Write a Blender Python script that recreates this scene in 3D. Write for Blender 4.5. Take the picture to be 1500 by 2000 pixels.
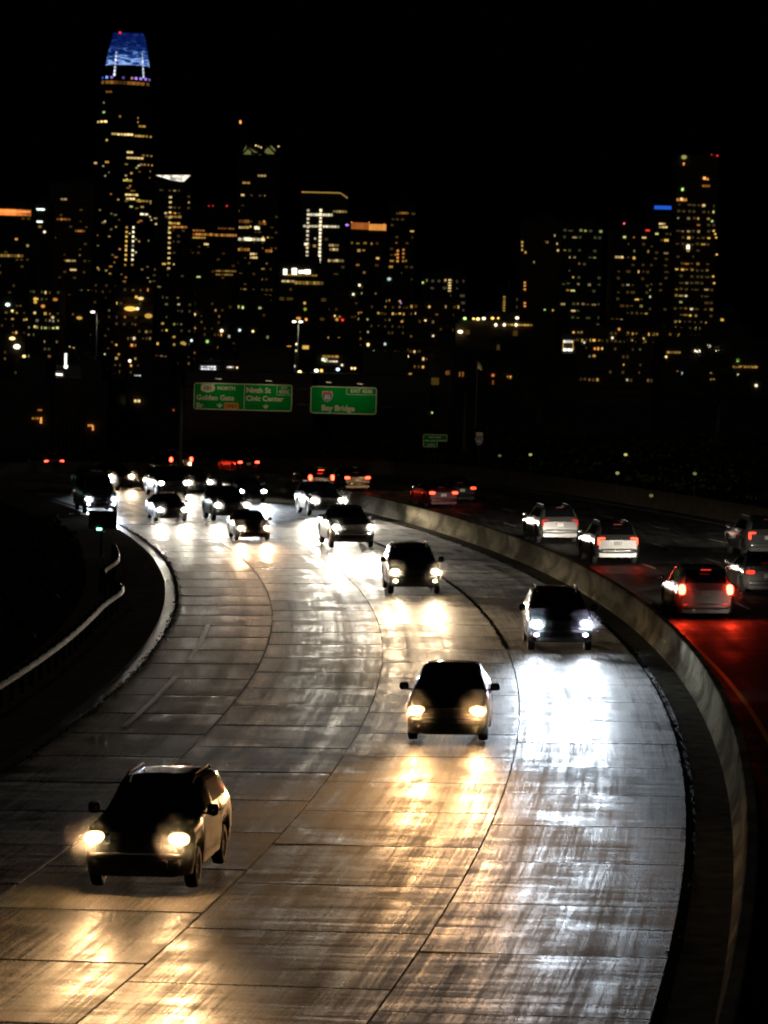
import bpy, math, random
from mathutils import Vector, Matrix
R_ = math.radians
random.seed(7)
for o in list(bpy.data.objects):
    bpy.data.objects.remove(o, do_unlink=True)
sc = bpy.context.scene
col = sc.collection

# ------------------------------------------------------------------ camera
FPX, CX, CY = 6500.0, 750.0, 1000.0          # focal length and centre in photograph pixels (1500 x 2000)
CAM_H, PITCH, ROLL = 8.58, math.atan((1000 - 694.5) / 6500.0), 0.026
cam_data = bpy.data.cameras.new('camera')
cam_data.sensor_fit = 'VERTICAL'
cam_data.sensor_height = 36.0
cam_data.sensor_width = 27.0
cam_data.lens = 36.0 * FPX / 2000.0
cam_data.clip_start = 0.5
cam_data.clip_end = 9000.0
cam_data.dof.use_dof = True
cam_data.dof.focus_distance = 78.0
cam_data.dof.aperture_fstop = 3.8
cam = bpy.data.objects.new('camera', cam_data)
col.objects.link(cam)
FW = Vector((0, math.cos(PITCH), -math.sin(PITCH)))
UP0 = Vector((0, math.sin(PITCH), math.cos(PITCH)))
RT0 = Vector((1, 0, 0))
RT = RT0 * math.cos(ROLL) + UP0 * math.sin(ROLL)
UP = UP0 * math.cos(ROLL) - RT0 * math.sin(ROLL)
cm = Matrix((RT, UP, -FW)).transposed().to_4x4()
cm.translation = Vector((0, 0, CAM_H))
cam.matrix_world = cm
sc.camera = cam

# ------------------------------------------------------------------ night sky
world = bpy.data.worlds.new('World')
sc.world = world
world.use_nodes = True
wn = world.node_tree.nodes
sky = wn.new('ShaderNodeTexSky')
sky.sky_type = 'NISHITA'
sky.sun_disc = False
sky.sun_elevation = R_(-3.0)
sky.sun_rotation = R_(200)
wn['Background'].inputs['Strength'].default_value = 0.004
world.node_tree.links.new(sky.outputs['Color'], wn['Background'].inputs['Color'])

# faint fill light added to lift the facades, standing for city glow
night_fill = bpy.data.lights.new('night_fill_light', 'SUN')
night_fill.energy = 0.04
night_fill.angle = R_(12)
night_fill.color = (1.0, 0.93, 0.82)
mo = bpy.data.objects.new('night_fill_light', night_fill)
mo.rotation_euler = (R_(40), 0, R_(-25))
col.objects.link(mo)

sc.view_settings.view_transform = 'Standard'
sc.view_settings.look = 'None'
sc.view_settings.exposure = 0.0
sc.view_settings.gamma = 1.0
sc.render.engine = 'CYCLES'
sc.cycles.use_denoising = True
sc.cycles.use_adaptive_sampling = True
sc.cycles.adaptive_threshold = 0.01
sc.cycles.adaptive_min_samples = 12
sc.cycles.max_bounces = 3
sc.cycles.diffuse_bounces = 1
sc.cycles.glossy_bounces = 2
sc.cycles.transmission_bounces = 2
sc.cycles.volume_bounces = 0
sc.cycles.sample_clamp_indirect = 4.0
sc.cycles.sample_clamp_direct = 0.0
sc.cycles.filter_width = 2.0
sc.cycles.caustics_reflective = False
sc.cycles.caustics_refractive = False

# ------------------------------------------------------------------ helpers
def ray(x, y):
    return FW + RT * ((x - CX) / FPX) - UP * ((y - CY) / FPX)

def at(x, y, Y):
    """where the line of sight through a photograph pixel is Y metres down the road"""
    d = ray(x, y)
    return Vector((0, 0, CAM_H)) + d * (Y / d.y)

def tag(o, label=None, cat=None, group=None, kind=None):
    if label: o['label'] = label
    if cat: o['category'] = cat
    if group: o['group'] = group
    if kind: o['kind'] = kind
    return o

def empty(name, loc=(0, 0, 0), rz=0, ry=0):
    o = bpy.data.objects.new(name, None)
    o.empty_display_size = 0.2
    col.objects.link(o)
    o.location = loc
    o.rotation_euler = (0, ry, rz)
    return o

def link(name, me, parent=None, mat=None):
    o = bpy.data.objects.new(name, me)
    col.objects.link(o)
    if parent: o.parent = parent
    if mat and not me.materials: me.materials.append(mat)
    return o

class MB:
    def __init__(s):
        s.v, s.f, s.sm = [], [], []
    def poly(s, pts, smooth=False):
        b = len(s.v); s.v += [tuple(p) for p in pts]
        s.f.append(tuple(range(b, b + len(pts)))); s.sm.append(smooth)
    def box(s, c, d, rz=0, tap=1.0):
        cx, cy, cz = c; dx, dy, dz = d[0] / 2, d[1] / 2, d[2] / 2
        b = len(s.v); ca, sa = math.cos(rz), math.sin(rz)
        for sz in (-1, 1):
            k = tap if sz > 0 else 1.0
            for sx, sy in ((-1, -1), (1, -1), (1, 1), (-1, 1)):
                x, y = sx * dx * k, sy * dy * k
                s.v.append((cx + x * ca - y * sa, cy + x * sa + y * ca, cz + sz * dz))
        for q in ((3, 2, 1, 0), (4, 5, 6, 7), (0, 1, 5, 4), (1, 2, 6, 5), (2, 3, 7, 6), (3, 0, 4, 7)):
            s.f.append(tuple(b + i for i in q)); s.sm.append(False)
        return s
    def rbox(s, c, d, e=4.0, nu=12, nv=8):
        """rounded box: a superellipsoid"""
        def sp(a, p): return math.copysign(abs(a) ** p, a)
        b = len(s.v); p = 2.0 / e
        for i in range(nv + 1):
            ph = -math.pi / 2 + math.pi * i / nv
            for j in range(nu):
                th = 2 * math.pi * j / nu + math.pi / nu
                s.v.append((c[0] + d[0] / 2 * sp(math.cos(ph), p) * sp(math.cos(th), p),
                            c[1] + d[1] / 2 * sp(math.cos(ph), p) * sp(math.sin(th), p),
                            c[2] + d[2] / 2 * sp(math.sin(ph), p)))
        for i in range(nv):
            for j in range(nu):
                k = (j + 1) % nu
                s.f.append((b + i * nu + j, b + i * nu + k, b + (i + 1) * nu + k, b + (i + 1) * nu + j)); s.sm.append(True)
        return s
    def tube(s, pts, r, n=8, r2=None, cap=True):
        pts = [Vector(p) for p in pts]; b = len(s.v)
        for i, p in enumerate(pts):
            t = (pts[min(i + 1, len(pts) - 1)] - pts[max(i - 1, 0)]).normalized()
            a = t.cross(Vector((0, 0, 1)))
            if a.length < 1e-3: a = t.cross(Vector((1, 0, 0)))
            a.normalize(); c = t.cross(a)
            rr = r if r2 is None else r + (r2 - r) * i / (len(pts) - 1)
            for k in range(n):
                an = 2 * math.pi * k / n
                s.v.append(tuple(p + (a * math.cos(an) + c * math.sin(an)) * rr))
        for i in range(len(pts) - 1):
            for k in range(n):
                k2 = (k + 1) % n
                s.f.append((b + i * n + k, b + i * n + k2, b + (i + 1) * n + k2, b + (i + 1) * n + k)); s.sm.append(True)
        if cap:
            s.f.append(tuple(b + k for k in reversed(range(n)))); s.sm.append(False)
            e = b + (len(pts) - 1) * n
            s.f.append(tuple(e + k for k in range(n))); s.sm.append(False)
        return s
    def grid(s, rows, smooth=True, flip=False):
        b = len(s.v); m = len(rows[0])
        for r in rows: s.v += [tuple(p) for p in r]
        for i in range(len(rows) - 1):
            for j in range(m - 1):
                q = (b + i * m + j, b + i * m + j + 1, b + (i + 1) * m + j + 1, b + (i + 1) * m + j)
                s.f.append(q[::-1] if flip else q); s.sm.append(smooth)
        return s
    def mesh(s, name, mat=None):
        me = bpy.data.meshes.new(name)
        me.from_pydata(s.v, [], s.f); me.update()
        me.polygons.foreach_set('use_smooth', s.sm)
        if mat: me.materials.append(mat)
        return me
    def build(s, name, mat, parent=None):
        return link(name, s.mesh(name, mat), parent)

# ------------------------------------------------------------------ materials
def new_mat(name):
    m = bpy.data.materials.new(name); m.use_nodes = True
    return m, m.node_tree.nodes, m.node_tree.links, m.node_tree.nodes['Principled BSDF']

def plain(name, c, rough=0.5, metal=0.0, noise=0.0, scale=6.0, coat=0.0, bump=0.0, spec=0.5):
    m, n, l, p = new_mat(name)
    p.inputs['Specular IOR Level'].default_value = spec
    p.inputs['Roughness'].default_value = rough
    p.inputs['Metallic'].default_value = metal
    p.inputs['Coat Weight'].default_value = coat
    p.inputs['Coat Roughness'].default_value = 0.06
    if noise or bump:
        tc = n.new('ShaderNodeTexCoord'); nz = n.new('ShaderNodeTexNoise')
        nz.inputs['Scale'].default_value = scale; nz.inputs['Detail'].default_value = 6
        l.new(tc.outputs['Object'], nz.inputs['Vector'])
        rp = n.new('ShaderNodeMapRange')
        rp.inputs['To Min'].default_value = 1 - noise; rp.inputs['To Max'].default_value = 1 + noise
        l.new(nz.outputs['Fac'], rp.inputs['Value'])
        mx = n.new('ShaderNodeMix'); mx.data_type = 'RGBA'; mx.blend_type = 'MULTIPLY'
        mx.inputs['Factor'].default_value = 1.0
        mx.inputs['A'].default_value = (*c, 1)
        l.new(rp.outputs['Result'], mx.inputs['B']); l.new(mx.outputs['Result'], p.inputs['Base Color'])
        if bump:
            bp = n.new('ShaderNodeBump'); bp.inputs['Strength'].default_value = bump; bp.inputs['Distance'].default_value = 0.02
            l.new(nz.outputs['Fac'], bp.inputs['Height']); l.new(bp.outputs['Normal'], p.inputs['Normal'])
    else:
        p.inputs['Base Color'].default_value = (*c, 1)
    return m

def glow(name, c, strength, sample=False, base=(0.02, 0.02, 0.02)):
    m, n, l, p = new_mat(name)
    p.inputs['Base Color'].default_value = (*base, 1)
    p.inputs['Emission Color'].default_value = (*c, 1)
    p.inputs['Emission Strength'].default_value = strength
    if not sample: m.cycles.emission_sampling = 'NONE'
    return m

def wet_road(name, base, dark, spread, track, rough_lo, rough_hi, bump, spec_hi):
    """wet pavement: grain, cross-lane tining, wheel tracks and thin standing water"""
    m, n, l, p = new_mat(name)
    tc = n.new('ShaderNodeTexCoord'); oi = n.new('ShaderNodeObjectInfo')
    rnd = n.new('ShaderNodeCombineXYZ')
    mul = n.new('ShaderNodeMath'); mul.operation = 'MULTIPLY'; mul.inputs[1].default_value = 37.0
    l.new(oi.outputs['Random'], mul.inputs[0])
    l.new(mul.outputs[0], rnd.inputs['Z'])
    add = n.new('ShaderNodeVectorMath'); add.operation = 'ADD'
    l.new(tc.outputs['Object'], add.inputs[0]); l.new(rnd.outputs[0], add.inputs[1])
    def nz(sx, sy, scale=1.0, detail=4, src=add.outputs[0], rough=0.55, dist=0.0):
        mp = n.new('ShaderNodeMapping'); mp.inputs['Scale'].default_value = (sx, sy, 1)
        l.new(src, mp.inputs['Vector'])
        t = n.new('ShaderNodeTexNoise'); t.inputs['Scale'].default_value = scale
        t.inputs['Detail'].default_value = detail; t.inputs['Roughness'].default_value = rough
        t.inputs['Distortion'].default_value = dist
        l.new(mp.outputs['Vector'], t.inputs['Vector'])
        return t.outputs['Fac']
    def rng(src, a, b, c, d):
        r = n.new('ShaderNodeMapRange'); r.inputs['From Min'].default_value = a; r.inputs['From Max'].default_value = b
        r.inputs['To Min'].default_value = c; r.inputs['To Max'].default_value = d
        l.new(src, r.inputs['Value']); return r.outputs['Result']
    def mm(op, a, b):
        r = n.new('ShaderNodeMath'); r.operation = op
        for i, q in enumerate((a, b)):
            if isinstance(q, (int, float)): r.inputs[i].default_value = q
            else: l.new(q, r.inputs[i])
        return r.outputs[0]
    cross = nz(0.30, 2.3, 1.0, 4, dist=0.7)           # streaks lying across the lane
    tracks = nz(2.2, 0.06, 1.0, 2, src=tc.outputs['Object'])   # wheel tracks along the lane
    stri = nz(26, 0.30, 1.0, 2)                       # scored lines along the lane
    grain = nz(30, 14, 1.0, 2, rough=.7)
    blot = nz(0.55, 0.42, 1.0, 4, dist=0.9)
    rand = rng(oi.outputs['Random'], 0, 1, -1, 1)
    tone = mm('ADD', mm('MULTIPLY', rng(blot, .35, .68, -1, 1), spread), mm('MULTIPLY', rng(stri, .3, .7, -1, 1), .7 * spread))
    tone = mm('ADD', tone, mm('MULTIPLY', rand, .25 * spread))
    tone = mm('ADD', tone, mm('MULTIPLY', rng(grain, .3, .7, -1, 1), 1.1 * spread))
    mx = n.new('ShaderNodeMix'); mx.data_type = 'RGBA'
    mx.inputs['A'].default_value = (*dark, 1); mx.inputs['B'].default_value = (*base, 1)
    l.new(mm('ADD', tone, .5), mx.inputs['Factor'])
    l.new(mx.outputs['Result'], p.inputs['Base Color'])
    # how much water lies on top: little on the worn wheel tracks, more in the cross streaks and hollows
    dry = mm('ADD', mm('ADD', mm('MULTIPLY', rng(cross, .33, .67, -1, 1), .36), mm('MULTIPLY', rng(tracks, .35, .65, -1, 1), track)), mm('MULTIPLY', rng(blot, .35, .65, -1, 1), .45))
    dry = mm('ADD', mm('ADD', dry, mm('MULTIPLY', rng(stri, .3, .7, -1, 1), .45)), mm('ADD', mm('MULTIPLY', rng(grain, .3, .7, -1, 1), .35), mm('MULTIPLY', rand, .08)))
    l.new(rng(dry, -1.0, 1.0, rough_lo, rough_hi), p.inputs['Roughness'])
    spk = mm('ADD', dry, mm('ADD', mm('MULTIPLY', rng(grain, .3, .7, -1, 1), .5), mm('MULTIPLY', rng(stri, .3, .7, -1, 1), .4)))
    l.new(rng(spk, -1.2, 1.2, .06, spec_hi), p.inputs['Specular IOR Level'])
    p.inputs['IOR'].default_value = 1.45
    hgt = mm('ADD', mm('ADD', mm('MULTIPLY', cross, .62), mm('MULTIPLY', grain, .17)), mm('MULTIPLY', stri, .15))
    bp = n.new('ShaderNodeBump'); bp.inputs['Strength'].default_value = bump; bp.inputs['Distance'].default_value = 0.03
    l.new(hgt, bp.inputs['Height']); l.new(bp.outputs['Normal'], p.inputs['Normal'])
    return m

M = {}
M['concrete'] = wet_road('wet_concrete', (.34, .300, .240), (.026, .022, .017), .72, .45, .33, .80, .42, .95)
M['asphalt'] = wet_road('wet_asphalt', (.05, .045, .04), (.018, .017, .016), .6, .4, .36, .85, .55, .6)
M['shoulder'] = plain('stained_shoulder', (.11, .10, .08), 1.0, noise=.9, scale=2.2, bump=.3, spec=0.0)
M['gutter'] = wet_road('gutter_water', (.14, .14, .125), (.04, .04, .03), .6, .3, .26, .5, .2, 1.0)
M['joint'] = plain('joint_dirt', (.018, .016, .012), .9, noise=.5, scale=3)
M['barrier'] = plain('barrier_concrete', (.27, .235, .165), .95, noise=.6, scale=14, bump=1.0, spec=0.0)
def add_stains(m, sc3, lo):
    n, l = m.node_tree.nodes, m.node_tree.links; p = n['Principled BSDF']
    src = p.inputs['Base Color'].links[0].from_socket
    tc = n.new('ShaderNodeTexCoord'); mp = n.new('ShaderNodeMapping'); mp.inputs['Scale'].default_value = sc3
    l.new(tc.outputs['Object'], mp.inputs['Vector'])
    nz = n.new('ShaderNodeTexNoise'); nz.inputs['Scale'].default_value = 1; nz.inputs['Detail'].default_value = 5; nz.inputs['Distortion'].default_value = .6
    l.new(mp.outputs['Vector'], nz.inputs['Vector'])
    r = n.new('ShaderNodeMapRange'); r.inputs['From Min'].default_value = .40; r.inputs['From Max'].default_value = .62; r.inputs['To Min'].default_value = lo; r.inputs['To Max'].default_value = 1.15
    l.new(nz.outputs['Fac'], r.inputs['Value'])
    mx = n.new('ShaderNodeMix'); mx.data_type = 'RGBA'; mx.blend_type = 'MULTIPLY'; mx.inputs['Factor'].default_value = 1
    l.new(src, mx.inputs['A']); l.new(r.outputs['Result'], mx.inputs['B']); l.new(mx.outputs['Result'], p.inputs['Base Color'])
add_stains(M['barrier'], (.35, .35, .9), .45)
M['dark_wall'] = plain('grimy_wall', (.06, .05, .035), 1.0, noise=.6, scale=1.5, spec=0.0)
M['soil'] = plain('dark_soil', (.018, .016, .011), 1.0, noise=.5, scale=.8, bump=.4, spec=.0)
M['ground'] = plain('city_ground', (.03, .03, .03), .95, noise=.3, scale=.01)
M['white_paint'] = wet_road('lane_paint_white', (.85, .83, .75), (.45, .43, .38), .4, .45, .30, .66, .30, 1.0)
M['yellow_paint'] = plain('lane_paint_yellow', (.55, .36, .05), .45, noise=.25, scale=9)
M['steel'] = plain('galvanised_steel', (.20, .20, .19), .45, .85, noise=.3, scale=4)
M['dark_metal'] = plain('dark_metal', (.05, .05, .05), .5, .6)
M['post_wood'] = plain('weathered_post', (.02, .016, .012), 1.0, spec=0.0, noise=.3)
M['rubber'] = plain('tyre_rubber', (.012, .012, .012), .75)
M['trim'] = plain('black_trim', (.012, .012, .012), .5)
M['chrome'] = plain('chrome', (.7, .7, .7), .12, 1.0)
M['alloy'] = plain('alloy_rim', (.35, .35, .36), .3, .9)
M['glass'] = plain('dark_glass', (.008, .009, .010), .04, 0, coat=1.0)
M['lampglass'] = plain('lamp_glass', (.10, .10, .10), .1, 0.2, coat=1.0)
M['plate'] = plain('plate_white', (.75, .74, .70), .4)
M['leaf'] = plain('leaf_green', (.03, .042, .014), .8, noise=.5, scale=.6, spec=.05)
M['moss'] = plain('gutter_weeds', (.03, .042, .010), .9, noise=.5, scale=2, spec=.1)
M['bark'] = plain('bark', (.05, .04, .03), .9, noise=.4, scale=4)
M['facade'] = plain('facade_dark', (.045, .042, .04), .6, noise=.3, scale=.05)
M['facade_brown'] = plain('facade_brown', (.11, .075, .05), .8, noise=.3, scale=.05)
M['facade_glass'] = plain('facade_glass', (.02, .022, .026), .2, .2)
M['wall_redlit'] = plain('stucco_wall', (.10, .06, .05), .9, noise=.25, scale=.3)  # red cast of the tail lights put into the wall colour
M['sign_green'] = plain('sign_green', (.0, .24, .032), .7, noise=.1, scale=3, spec=.05)
M['sign_white'] = plain('sign_white', (.62, .60, .40), .6, spec=.1)
M['sign_orange'] = plain('sign_orange', (.75, .28, .04), .5)
M['sign_black'] = plain('sign_black', (.02, .02, .02), .5)
M['sign_red'] = plain('sign_red', (.45, .05, .06), .5)
M['sign_blue'] = plain('sign_blue', (.05, .10, .30), .5)
PAINT = {k: plain('car_paint_' + k, c, .28, .3, coat=1.0) for k, c in dict(
    black=(.012, .012, .013), charcoal=(.03, .03, .033), navy=(.012, .018, .04), silver=(.26, .26, .26), white=(.62, .61, .58),
    maroon=(.10, .015, .015), tin=(.12, .118, .115), grey=(.12, .12, .12), bronze=(.09, .065, .04)).items()}

# ------------------------------------------------------------------ the curving freeway
RAD, X0, Y0, BANK = 394.0, 8.25, 97.3, 0.02
def drop(s):
    if s <= 110: return 0.0
    if s <= 230: return -3.9e-4 * (s - 110) ** 2
    return -3.9e-4 * 120 ** 2 - 0.03 * (s - 230)
def rp(o, s, h=0.0):
    """point of the road: o metres inside the median barrier's foot, s metres along it, h above the pavement"""
    th = s / RAD; r = RAD - o
    return Vector((X0 - RAD + r * math.cos(th), Y0 + r * math.sin(th), drop(s) - BANK * o + h))
def frange(a, b, n): return [a + (b - a) * i / n for i in range(n + 1)]

def strip(name, o0, o1, s0, s1, mat, h=0.0, parent=None, ns=None, no=1, thick=0.0):
    mb = MB(); ns = ns or max(1, int(abs(s1 - s0) / 4))
    rows = [[rp(o, s, h) for o in frange(o0, o1, no)] for s in frange(s0, s1, ns)]
    mb.grid(rows, smooth=True, flip=(o1 < o0) == False)
    return mb.build(name, mat, parent)

LANES = [(0.86, 4.455), (4.488, 8.165), (8.198, 11.635), (11.668, 14.94)]
S0, S1 = -68.0, 114.0
ground = MB()
ground.grid([[(x, y, -9.0) for x in frange(-1700, 1700, 8)] for y in frange(-60, 3600, 10)], flip=True)
tag(ground.build('ground', M['ground']), kind='structure')

roadbed = tag(strip('freeway_bed', 18.0, -17.5, -75, 330, M['joint'], -0.045, ns=120, no=6), kind='structure')
# concrete slabs of the oncoming lanes, each a piece with its own edges
SLAB_L = 4.55
road = tag(strip('concrete_road', 14.94, 0.86, S1 - .3, 330, M['concrete'], -0.012, ns=60, no=4), kind='structure')
def slab_mesh(o0, o1, ln, name):
    """local x runs across (towards the barrier), y along"""
    om = (o0 + o1) / 2; mb = MB(); nx, ny = 3, 3
    rows = []
    for j in range(ny + 1):
        y = ln * (j / ny - .5); row = []
        for i in range(nx + 1):
            o = o1 + (o0 - o1) * i / nx; th = y / RAD; r = RAD - o
            row.append(Vector((r * math.cos(th) - (RAD - om), r * math.sin(th), -BANK * (o - om))))
        rows.append(row)
    mb.grid(rows, smooth=False)
    rim = rows[0] + [r[-1] for r in rows[1:]] + rows[-1][::-1][1:] + [r[0] for r in rows[::-1][1:-1]]
    for i in range(len(rim)):
        a, b = rim[i], rim[(i + 1) % len(rim)]
        dz = Vector((0, 0, -.06))
        mb.poly([a, a + dz, b + dz, b])
    return mb.mesh(name, M['concrete'])
jit = random.Random(3)
for li, (o0, o1) in enumerate(LANES):
    om = (o0 + o1) / 2
    ang = SLAB_L * RAD / (RAD - 0)
    variants = [slab_mesh(o0, o1, SLAB_L * (RAD - om) / RAD - g, 'slab') for g in ((.020, .034) if li == 0 else (.002, .008))]
    k = 0; s = S0 + (0.0, 1.5, 2.9, .8)[li]
    while s + SLAB_L < S1:
        sm = s + SLAB_L / 2
        ob = bpy.data.objects.new('slab', variants[jit.random() < .35]); col.objects.link(ob); ob.parent = road
        ob.location = rp(om, sm, jit.uniform(-.0025, .0025))
        ob.rotation_euler = (jit.uniform(-.0011, .0011) * (1 if li == 0 else .4), jit.uniform(-.0012, .0012) * (1 if li == 0 else .5), sm / RAD)
        s += SLAB_L; k += 1
shoulder_in = tag(strip('median_shoulder', 0.68, -0.02, -75, 330, M['shoulder'], -0.01, ns=110, no=1), kind='structure')
gut = tag(strip('gutter', 15.40, 14.98, -75, 200, M['gutter'], -0.03, ns=90), kind='structure')
shoulder_out = tag(strip('outer_shoulder', 18.4, 15.43, -75, 330, M['shoulder'], -0.004, ns=110, no=2), kind='structure')
away = tag(strip('asphalt_road', -0.55, -17.2, -75, 330, M['asphalt'], 0.0, ns=110, no=4), kind='structure')

# painted lines, each a thin sheet 4 mm above the pavement
def paint(o, s, ln, w, mat, parent):
    strip('painted_line', o + w / 2, o - w / 2, s, s + ln, mat, 0.006, parent, ns=max(1, int(ln / 2)))
for s in (-26.5, -8.6): paint(13.72, s + 6.3, 13.0, .15, M['white_paint'], road)
for s in (-44,): paint(13.72, s, 5, .10, M['white_paint'], road)
for o, ss in ((9.8, (8, 22, 50)), (6.6, (-27.4, 12, 33, 61)),): 
    for s in ss: paint(o, s, 1.6, .09, M['white_paint'], road)
paint(-1.25, -75, 300, .13, M['yellow_paint'], away)
paint(-16.0, -75, 300, .13, M['white_paint'], away)
for o in (-4.95, -8.4, -11.95):
    s = -40 + abs(o)
    while s < 120:
        paint(o, s, 3.0, .12, M['white_paint'], away); s += 10.6

# ------------------------------------------------------------------ median barrier, guardrail, outer wall
def sweep(mb, prof, s0, s1, n, o_of=None):
    """sweep a closed (o, h) profile along the road"""
    ss = frange(s0, s1, n); m = len(prof); b = len(mb.v)
    for s in ss:
        sh = o_of(s) if o_of else 0.0
        for o, h in prof: mb.v.append(tuple(rp(o + sh, s, h)))
    for i in range(n):
        for k in range(m):
            k2 = (k + 1) % m
            mb.f.append((b + i * m + k, b + i * m + k2, b + (i + 1) * m + k2, b + (i + 1) * m + k)); mb.sm.append(False)
    mb.f.append(tuple(b + k for k in range(m))); mb.sm.append(False)
    mb.f.append(tuple(b + n * m + k for k in reversed(range(m)))); mb.sm.append(False)
PROF = [(0, -.1), (0, .07), (-.02, .10), (-.13, .34), (-.175, .84), (-.20, .87), (-.36, .87), (-.385, .84), (-.43, .34), (-.53, .10), (-.55, .07), (-.55, -.1)]
mbar = tag(empty('median_barrier', rp(-.28, 0)), 'grey concrete median barrier curving between the two directions of traffic', 'barrier')
def child(o, root):
    o.parent = root; o.matrix_parent_inverse = root.matrix_basis.inverted(); return o
cuts = [-75, -49.5, -26.5, -3.2, 31.0, 60, 90, 120, 160, 200, 250, 300]
for a, b in zip(cuts[:-1], cuts[1:]):
    mb = MB(); sweep(mb, PROF, a + .02, b - .02, max(4, int((b - a) / 3)))
    child(mb.build('barrier_segment', M['barrier']), mbar)

# guardrail on the outer shoulder: w-beam, blocks and posts, with a kink where it ties in
rail = tag(empty('guardrail', rp(17.1, 0)), 'low steel guardrail along the dark outer shoulder on the left', 'guardrail')
def kink(s): return 0.55 * math.exp(-((s - 27) / 5.0) ** 2) * (1 if s < 27 else 1) - .35 * math.exp(-((s - 17) / 5.0) ** 2)
WB = [(-.03, .54), (0, .56), (.04, .59), (0, .625), (0, .64), (.04, .675), (0, .71), (-.03, .73), (-.045, .73), (-.02, .71), (.025, .675), (-.02, .64), (-.02, .625), (.025, .59), (-.02, .56), (-.045, .54)]
a = -70.0
while a < 44:
    mb = MB(); sweep(mb, [(17.1 - x, h) for x, h in WB], a, a + 7.6, 8, kink)
    child(mb.build('rail_beam', M['steel']), rail)
    for q in (0.4, 2.3, 4.2, 6.1):
        p = rp(17.27 + kink(a + q), a + q); mb = MB()
        mb.box((p.x, p.y, p.z + .33), (.10, .15, .86), (a + q) / RAD)
        mb.box((p.x + .11, p.y, p.z + .63), (.12, .15, .30), (a + q) / RAD)
        child(mb.build('post', M['post_wood']), rail)
    a += 7.62
# concrete wall on the far side of the departing lanes
owall = tag(empty('roadside_wall', rp(-17.2, 40)), 'low concrete wall beyond the lanes of red tail lights', 'wall')
a = -20.0
while a < 250:
    mb = MB(); sweep(mb, [(-17.2, -.1), (-17.2, .1), (-17.35, .35), (-17.4, 1.0), (-17.6, 1.0), (-17.7, -.1)], a, a + 14.96, 5)
    child(mb.build('wall_panel', M['dark_wall']), owall); a += 15

# earth banks either side
def bank(name, prof, s0, s1, seed):
    rn = random.Random(seed); mb = MB(); rows = []
    for s in frange(s0, s1, 70):
        fl = 1.0 if prof[0][0] < 0 else 1 - .85 * min(1, max(0, (s - 55) / 45))
        rows.append([rp(o, s, (h + rn.uniform(-.12, .12) * min(1, abs(i))) * (fl if h > 0 else 1)) for i, (o, h) in enumerate(prof)])
    mb.grid(rows, flip=prof[0][0] > prof[-1][0])
    return tag(mb.build(name, M['soil']), kind='structure')
bank('left_bank', [(18.35, -.02), (19.5, .2), (22, .8), (26, 1.2), (34, 1.3), (60, 0.6), (120, -8)], -75, 300, 1)
bank('right_bank', [(-17.65, .1), (-19, .5), (-22, 1.4), (-27, 2.2), (-36, 2.6), (-60, 2.4), (-110, -8)], -40, 300, 2)

# leaf litter, weeds and ivy: far too many to count
def leaves(name, pts, size, mat, label, cat, seed):
    rn = random.Random(seed); mb = MB()
    for p in pts:
        z = rn.uniform(.6, 1.4) * size
        d = Vector((rn.uniform(-1, 1), rn.uniform(-1, 1), rn.uniform(-.2, 1))).normalized()
        e = d.cross(Vector((rn.uniform(-1, 1), rn.uniform(-1, 1), rn.uniform(-1, 1)))).normalized()
        mb.poly([p - e * z * .35, p + d * z * .5, p + e * z * .35 , p - d * z * .5])
    return tag(mb.build(name, mat), label, cat, kind='stuff')
rn = random.Random(11)
pts = []
for i in range(5200):
    s = rn.uniform(-62, 110); w = .5 + .5 * math.sin(s * .9) * math.sin(s * .37 + 1)
    if rn.random() > .25 + .75 * w: continue
    pts.append(rp(rn.gauss(.76, .05 + .04 * w), s, rn.uniform(-.03, .012)))
leaves('weeds', pts, .045, M['moss'], 'ragged line of weeds and litter along the foot of the median', 'weeds', 1)
pts = []
for i in range(3000):
    s = rn.uniform(2, 75); pts.append(rp(4.47 + rn.gauss(0, .035), s, rn.uniform(-.03, .025)))
leaves('joint_moss', pts, .07, M['moss'], 'dark moss grown into the joint between the two lanes nearest the median', 'moss', 2)
pts = []
for i in range(3200):
    s = rn.uniform(-40, 75); pts.append(rp(14.94 + rn.gauss(.0, .06), s, rn.uniform(-.03, .03)))
leaves('gutter_litter', pts, .05, M['moss'], 'dark leaf litter along the gutter at the outer edge of the concrete', 'litter', 3)
pts = []
for i in range(26000):
    s = rn.uniform(-10, 220); u = rn.random() ** 1.3
    o = -17.9 - 16 * u
    h = (.2 + 2.4 * min(1, (-o - 17.6) / 13)) + abs(rn.gauss(0, .28)) * (1 + .8 * math.sin(s * .4) * math.sin(s * .13))
    pts.append(rp(o, s, h))
leaves('ivy', pts, .30, M['leaf'], 'dark ivy and scrub covering the bank behind the roadside wall', 'ivy', 4)
pts = []
for i in range(9000):
    s = rn.uniform(-60, 70); o = 18.6 + 14 * rn.random() ** 1.4
    pts.append(rp(o, s, .15 + abs(rn.gauss(0, .25)) + min(1.1, (o - 18) * .12)))
leaves('scrub', pts, .26, M['leaf'], 'dark scrub on the bank behind the guardrail at left', 'scrub', 5)

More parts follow.
